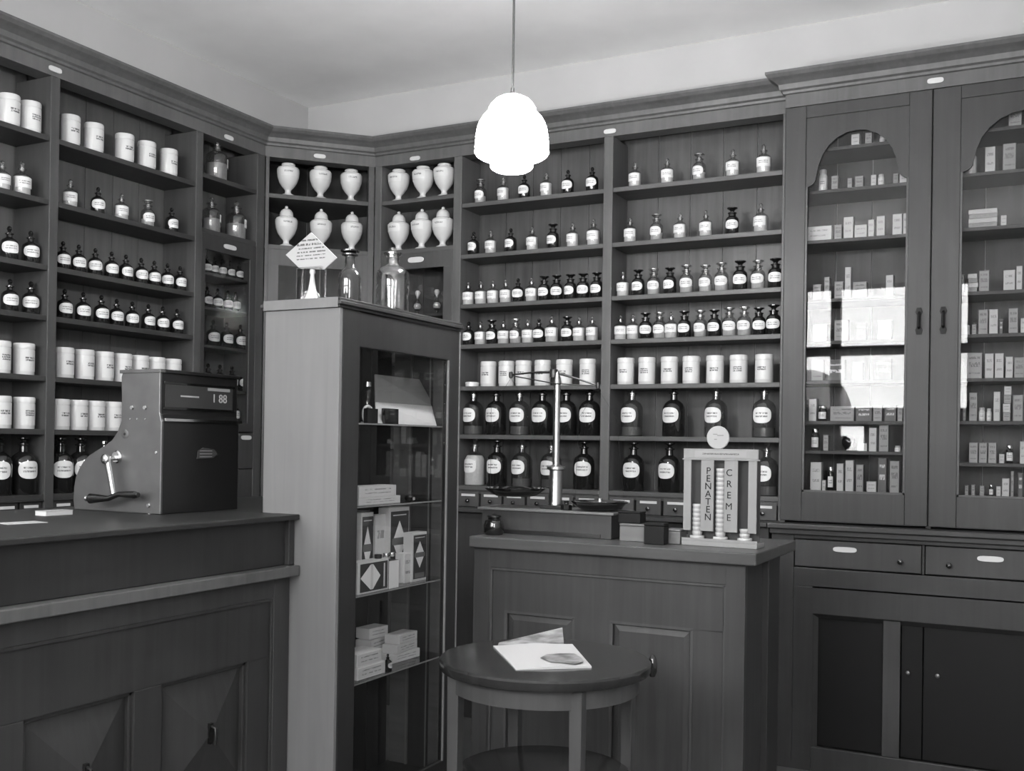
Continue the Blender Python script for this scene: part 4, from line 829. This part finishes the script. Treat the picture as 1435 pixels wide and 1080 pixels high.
MB().lathe([(0, -.022), (.02, -.02), (.02, .02), (0, .022)], 16).obj('pivot', 'dark_metal', sc, True, loc=(M0.x, cyc, M0.z-.008))
for e, cen, nm in ((L0, sq(722, 688), 0), (R0, sq(840, 707), 1)):
    cen = Vector((cen.x, cyc, cen.z)); rr = .155 if nm == 0 else .14
    hk = MB().lathe([(0, -.02), (.009, -.016), (.011, 0), (.009, .014), (0, .018)], 12).obj('beam_end', 'dark_metal', sc, True, loc=e)
    w1 = MB()
    for s_ in (-1, 1): w1.tube([e-Vector((0, 0, .018)), e-Vector((-s_*.03, 0, .06)), Vector((e.x+s_*rr*.72, cyc, e.z-.16)), Vector((cen.x+s_*rr*.93, cyc, cen.z+.012))], .0008, 5)
    w1.obj('hanger_wire', 'dark_metal', sc, True)
    MB().lathe([(0, -.022), (rr*.55, -.022), (rr*.62, -.024), (rr*.8, -.012), (rr, .012), (rr*1.02, .018), (rr*.97, .018), (rr*.78, -.005), (rr*.45, -.014), (0, -.016)], 36).obj('pan', 'black_gloss', sc, True, loc=cen)
# weights in the right-hand pan; black weight at column foot
t = thing('brass_weight', 'bright round weight lying in the right balance pan', 'weight', (-1.955, cyc, 1.196)); MB().lathe([(.045, 0), (.048, .004), (.048, .018), (.040, .024), (.012, .027), (.010, .034), (.014, .042), (0, .046)], 22).obj('body', 'nickel', t, True)
q = ony(795, 708, yb+.06); t = thing('black_weight', 'small black weight on the balance box right of the column', 'weight', (q.x, yb+.05, 1.1785)); MB().lathe([(.028, 0), (.03, .003), (.03, .025), (.012, .03), (.010, .036), (.015, .044), (0, .048)], 8).obj('body', 'black_gloss', t)
q = onz(664, 742, 1.05); t = thing('ink_stand', 'dark glossy round pot at left end of the service counter', 'pot', (-2.43+.0, 4.54, 1.0505)); MB().lathe([(.042, 0), (.05, .01), (.052, .045), (.044, .07), (.03, .075), (.03, .083), (0, .083)], 24).obj('body', 'black_gloss', t, True); MB().lathe([(.026, .0835), (.034, .087), (.034, .095), (.012, .10), (0, .104)], 20).obj('lid', 'dark_metal', t, True)
# small boxes right of the balance
def mini(name, label, cat, u0, u1, vt, vb, y, dep, mat, cap=None):
    a = ony(u0, vb, y); b = ony(u1, vb, y); zt_ = ony(u0, vt, y).z; z0_ = max(a.z, 1.0505)
    t = thing(name, label, cat, ((a.x+b.x)/2, y+dep/2, z0_)); w_ = b.x-a.x
    MB().box(-w_/2, w_/2, -dep/2, dep/2, 0, (zt_-z0_)*.86).obj('box', mat, t, bevel=.003); box('lid', mat, t, -w_/2-.001, w_/2+.001, -dep/2-.001, dep/2, (zt_-z0_)*.87, zt_-z0_, .003); return t
yy_ = 4.60
b1 = mini('wooden_box', 'low wooden box between balance and black box on service counter', 'box', 868, 907, 733, 759, yy_, .14, 'mid_wood')
t = mini('black_box', 'small black box lying on top of the low wooden box', 'box', 866, 897, 716, 732, yy_+.02, .08, 'black_matte'); t.location.z = ony(868, 733, yy_).z+.001
mini('black_box', 'upright black cube box in front of wooden blocks on service counter', 'box', 902, 930, 732, 763.5, 4.515, .07, 'black_matte')
mini('wooden_box', 'pale low wooden block between black box and tin rack', 'box', 931, 953, 741, 764, 4.60, .10, 'mid_wood')

# ---- tin rack (advertising stand)
ys = 4.60
def st(u, v): return ony(u, v, ys)
xa, xb = st(957.5, 700).x, st(1062, 700).x; W = xb-xa; z0 = 1.0505
tr_ = thing('tin_rack', 'pale wooden advertising rack lettered PENATEN CREME holding stacked cream tins', 'display rack', ((xa+xb)/2, ys, z0), R(-2))
hw = W/2; ztop = st(1010, 629).z-z0; zh = st(1010, 643).z-z0; zs0 = st(1010, 745).z-z0
box('base_tray', 'stand_wood', tr_, -hw-.004, hw+.004, -.012, .11, 0, .022, .002); box('tray_lip', 'stand_wood', tr_, -hw-.004, hw+.004, -.012, -.006, .0222, .034, .001)
hd = box('header_board', 'stand_wood', tr_, -hw-.002, hw+.002, -.004, .008, zh, ztop, .002); box('header_ledge', 'stand_wood', tr_, -hw-.007, hw+.007, -.006, .01, zh-.006, zh, .001)
quad((-hw*.7, -.0048, zh+.008), (hw*.7, -.0048, zh+.008), (hw*.7, -.0048, ztop-.008), (-hw*.7, -.0048, ztop-.008)).obj('header_lettering', 'header_print', hd)
box('back_board', 'oak_dark', tr_, -hw+.004, hw-.004, .055, .06, .0222, ztop-.004, .001)
for s_ in (): box('side_board', 'stand_wood', tr_, min(s_*hw, s_*(hw-.004)), max(s_*hw, s_*(hw-.004)), .008, .10, .0222, zh, .001)
def fx_(u): return st(u, 700).x-(xa+xb)/2
sl_ = [(957.5, 968), (982, 1000), (1015, 1034), (1049, 1061)]
objs = [box('slat', 'stand_wood', tr_, fx_(a), fx_(b), -.004, .004, zs0, zh-.006, .001) for a, b in sl_]
MY = Matrix(((1, 0, 0, 0), (0, 0, -1, 0), (0, 1, 0, 0), (0, 0, 0, 1)))   # text plane facing -y
for sl, word, z_hi, z_lo, uc in ((objs[1], 'PENATEN', 660, 725, 992.5), (objs[2], 'CREME', 662, 724.5, 1022)):
    n = len(word)
    for i, ch in enumerate(word):
        z = st(1000, z_hi+(z_lo-z_hi)*i/(n-1)).z-z0; text('letter', ch, .043, 'black_matte', sl, Matrix.Translation((fx_(uc), -.0046, z)) @ MY)
dk = MB().lathe([(0, -.004), (.050, -.004), (.053, 0), (.050, .004), (0, .004)], 32).obj('round_top_sign', 'paper_grey', tr_, True); q = st(1006, 613); dk.matrix_local = Matrix.Translation((q.x-(xa+xb)/2, .002, q.z-z0)) @ Matrix.Rotation(R(90), 4, 'X')
for dx, dz, w_ in ((-.01, -.008, .012), (.012, .010, .03), (-.012, .015, .02)): box('printed_mark', 'print_grey', dk, dx-w_/2, dx+w_/2, dz-.002, dz+.002, .0041, .0048, 0)
box('sign_stem', 'stand_wood', tr_, dk.location.x-.02, dk.location.x+.02, .010, .014, ztop-.02, ztop+.012, .001)
tin_b = MB().lathe([(.0215, 0), (.022, .001), (.022, .0098)], 20).mesh('body', 'paper_grey', True); tin_l = MB().lathe([(.0228, .0099), (.023, .011), (.023, .0190), (.022, .0203), (0, .0203)], 20).mesh('lid', 'card_light', True)
zo = .0225
for col, (uc, vt) in enumerate(((974.5, 702), (1007.5, 653), (1042, 737))):
    hh = st(1000, vt).z-z0-zo; n = max(1, round(hh/.0215))
    for i in range(n):
        big = 1.45 if i == 0 else 1.0
        t = thing('cream_tin', 'round cream tin, %s in the %s column of the tin rack' % ('lowest and widest' if i == 0 else 'stacked tin %s from bottom' % (ORD+['thirteenth', 'fourteenth', 'fifteenth', 'sixteenth', 'seventeenth', 'eighteenth'])[i], ('left', 'middle', 'right')[col]), 'tin', (0, 0, 0), 0, 'cream tins in the tin rack')
        t.matrix_world = Matrix.Translation(((xa+xb)/2, ys, z0)) @ Matrix.Rotation(R(-2), 4, 'Z') @ Matrix.Translation((fx_(uc), .028, zo+.0003+i*.0206)) @ Matrix.Diagonal((big, big, 1, 1))
        link('body', tin_b, t); link('lid', tin_l, t)

# ================================================================== ROUND TABLE
tc_ = Vector((-1.67, 3.54, 0)); tb = thing('round_table', 'round dark wood table with lower shelf in front of the service counter', 'table', tuple(tc_))
MB().lathe([(.375, .658), (.392, .662), (.396, .668), (.396, .692), (.390, .699), (.380, .70), (0, .70)], 72).obj('table_top', 'table_wood', tb, True)
MB().lathe([(.352, .59), (.352, .656), (.330, .656), (.330, .59), (.352, .59)], 72, caps=False).obj('apron', 'oak_mid', tb, True)
MB().lathe([(.315, .255), (.325, .258), (.325, .276), (.315, .28), (0, .28)], 64).obj('lower_shelf', 'table_wood', tb, True)
for sx in (-1, 1):
    for sy in (-1, 1):
        lx, ly = sx*.243, sy*.243; b = MB(); a1, a2 = .024, .017
        b.add([(lx-a2, ly-a2, ZF), (lx+a2, ly-a2, ZF), (lx+a2, ly+a2, ZF), (lx-a2, ly+a2, ZF), (lx-a1, ly-a1, .655), (lx+a1, ly-a1, .655), (lx+a1, ly+a1, .655), (lx-a1, ly+a1, .655)], [(0, 3, 2, 1), (4, 5, 6, 7), (0, 1, 5, 4), (1, 2, 6, 5), (2, 3, 7, 6), (3, 0, 4, 7)])
        b.obj('leg', 'oak_mid', tb, bevel=.003)
an = R(35); kx, ky = .40*math.cos(an), .40*math.sin(an)
MB().lathe([(0, .618), (.010, .622), (.017, .64), (.018, .668), (.014, .69), (.008, .702), (0, .706)], 20, (kx+.012, ky+.012, 0)).obj('hanging_knob', 'black_gloss', tb, True)
# magazine: open, with pictures
mg = thing('magazine', 'open illustrated magazine lying on the round table', 'magazine', (0, 0, .7005))
c1, c2, c3, c4 = [onz(u, v, .7) for u, v in ((691, 906), (802, 905), (829, 936), (723, 939))]
def z_(p, z): return Vector((p.x, p.y, z))
b = MB(); nseg = 14; top = []; bot = []
for i in range(nseg+1):
    k = i/nseg; a = mid(c1, c2, k); d_2 = mid(c4, c3, k); hgt = .004+.010*math.sin(math.pi*k)**2*.6+.004*k
    top += [z_(a, hgt), z_(d_2, hgt*.8)]; bot += [z_(a, 0), z_(d_2, 0)]
b.v = [tuple(p) for p in top+bot]; n2 = 2*(nseg+1)
for i in range(nseg):
    j = 2*i; b.f += [(j, j+2, j+3, j+1), (n2+j+1, n2+j+3, n2+j+2, n2+j), (j+1, j+3, n2+j+3, n2+j+1), (j+2, j, n2+j, n2+j+2)]
b.f += [(0, 1, n2+1, n2), (2*nseg+1, 2*nseg, n2+2*nseg, n2+2*nseg+1)]
pg = b.obj('pages', 'page_paper', mg)
def onpage(u, v, z=.0005):
    p_ = onz(u, v, .712); return Vector((p_.x, p_.y, .0125+z))
ph = MB().prism([onpage(u, v) for u, v in ((757, 922), (766, 917), (785, 916), (805, 916), (815, 922), (818, 927), (806, 931), (790, 929), (772, 928))], (0, 0, 0), (0, 0, .0006)).obj('printed_photo', 'picture', mg)
k1, k2, k3, k4 = [onz(u, v, .7) for u, v in ((699, 901), (788, 889), (790, 904), (697, 907))]
b = MB(); b.v = [tuple(z_(p, h)) for p, h in ((k1, .002), (k2, .03), (k3, .012), (k4, .004), (k1, .0), (k2, .027), (k3, .0), (k4, .0))]; b.f = [(0, 1, 2, 3), (7, 6, 5, 4), (0, 4, 5, 1), (1, 5, 6, 2), (2, 6, 7, 3), (3, 7, 4, 0)]
b.obj('curled_page', 'picture', mg)

# ================================================================== PENDANT LAMP
dl = 4.6; lp = EYE+ray(717.5, 190)*dl; ks = dl/F/7.2; Z0 = lp.z
lm = thing('pendant_lamp', 'lit stepped opal glass pendant lamp hanging from the ceiling', 'lamp', (lp.x, lp.y, ZC))
pr = [(0, 180), (30, 181), (120, 184), (172, 212), (212, 255), (240, 300), (240, 314), (222, 324), (222, 332), (262, 350), (298, 388), (330, 440), (348, 478), (336, 486), (352, 500), (364, 560), (370, 618), (358, 628), (372, 642), (374, 700), (371, 745), (362, 768), (330, 790), (280, 810), (236, 822), (222, 828), (218, 835), (216, 890), (204, 905), (170, 925), (110, 940), (50, 944), (0, 945)]
MB().lathe([(r*ks, lp.z+(571-y)*ks-ZC) for r, y in pr][::-1], 56).obj('shade', 'opal_glass', lm, True)
for r, y in ((226, 326), (344, 484), (366, 626), (374, 735), (226, 829)):
    MB().lathe([((r-1)*ks, lp.z+(571-y-7)*ks-ZC), ((r+8)*ks, lp.z+(571-y-6)*ks-ZC), ((r+8)*ks, lp.z+(571-y+6)*ks-ZC), ((r-1)*ks, lp.z+(571-y+7)*ks-ZC)], 56, caps=False).obj('glass_rib', 'opal_rib', lm, True)
zt = lp.z+(571-180)*ks-ZC
MB().lathe([(.0, zt), (.022, zt+.001), (.022, zt+.012), (.010, zt+.02), (.0085, zt+.04), (0, zt+.04)], 16).obj('cap', 'cord', lm, True)
MB().tube([(0, 0, zt+.03), (0, 0, -.02)], .0055, 10).obj('cord', 'cord', lm, True)
MB().lathe([(.02, -.05), (.05, -.02), (.055, -.0005), (0, -.0005)][::1], 20).obj('ceiling_rose', 'porcelain', lm, True)
l = bpy.data.lights.new('bulb', 'POINT'); l.energy = LAMP_E; l.shadow_soft_size = .05; lo = bpy.data.objects.new('bulb', l); lo.location = (lp.x, lp.y, Z0); C.objects.link(lo)

# ------------------------------------------------------------------ bring the survey units to true metres (table 0.76 m, counter 1.02 m)
KS = .72
bpy.context.view_layer.update()
SM = Matrix.Scale(KS, 4) @ Matrix.Translation((0, 0, -ZF))
for o in list(bpy.data.objects):
    if o.parent is None:
        if o.type == 'CAMERA': mw = o.matrix_world.copy(); mw.translation = SM @ mw.translation; o.matrix_world = mw
        elif o.type == 'LIGHT':
            o.location = SM @ o.location
            if o.data.type == 'AREA': o.data.size *= KS; o.data.size_y *= KS
            else: o.data.energy *= KS*KS; o.data.shadow_soft_size *= KS
        else: o.matrix_world = SM @ o.matrix_world
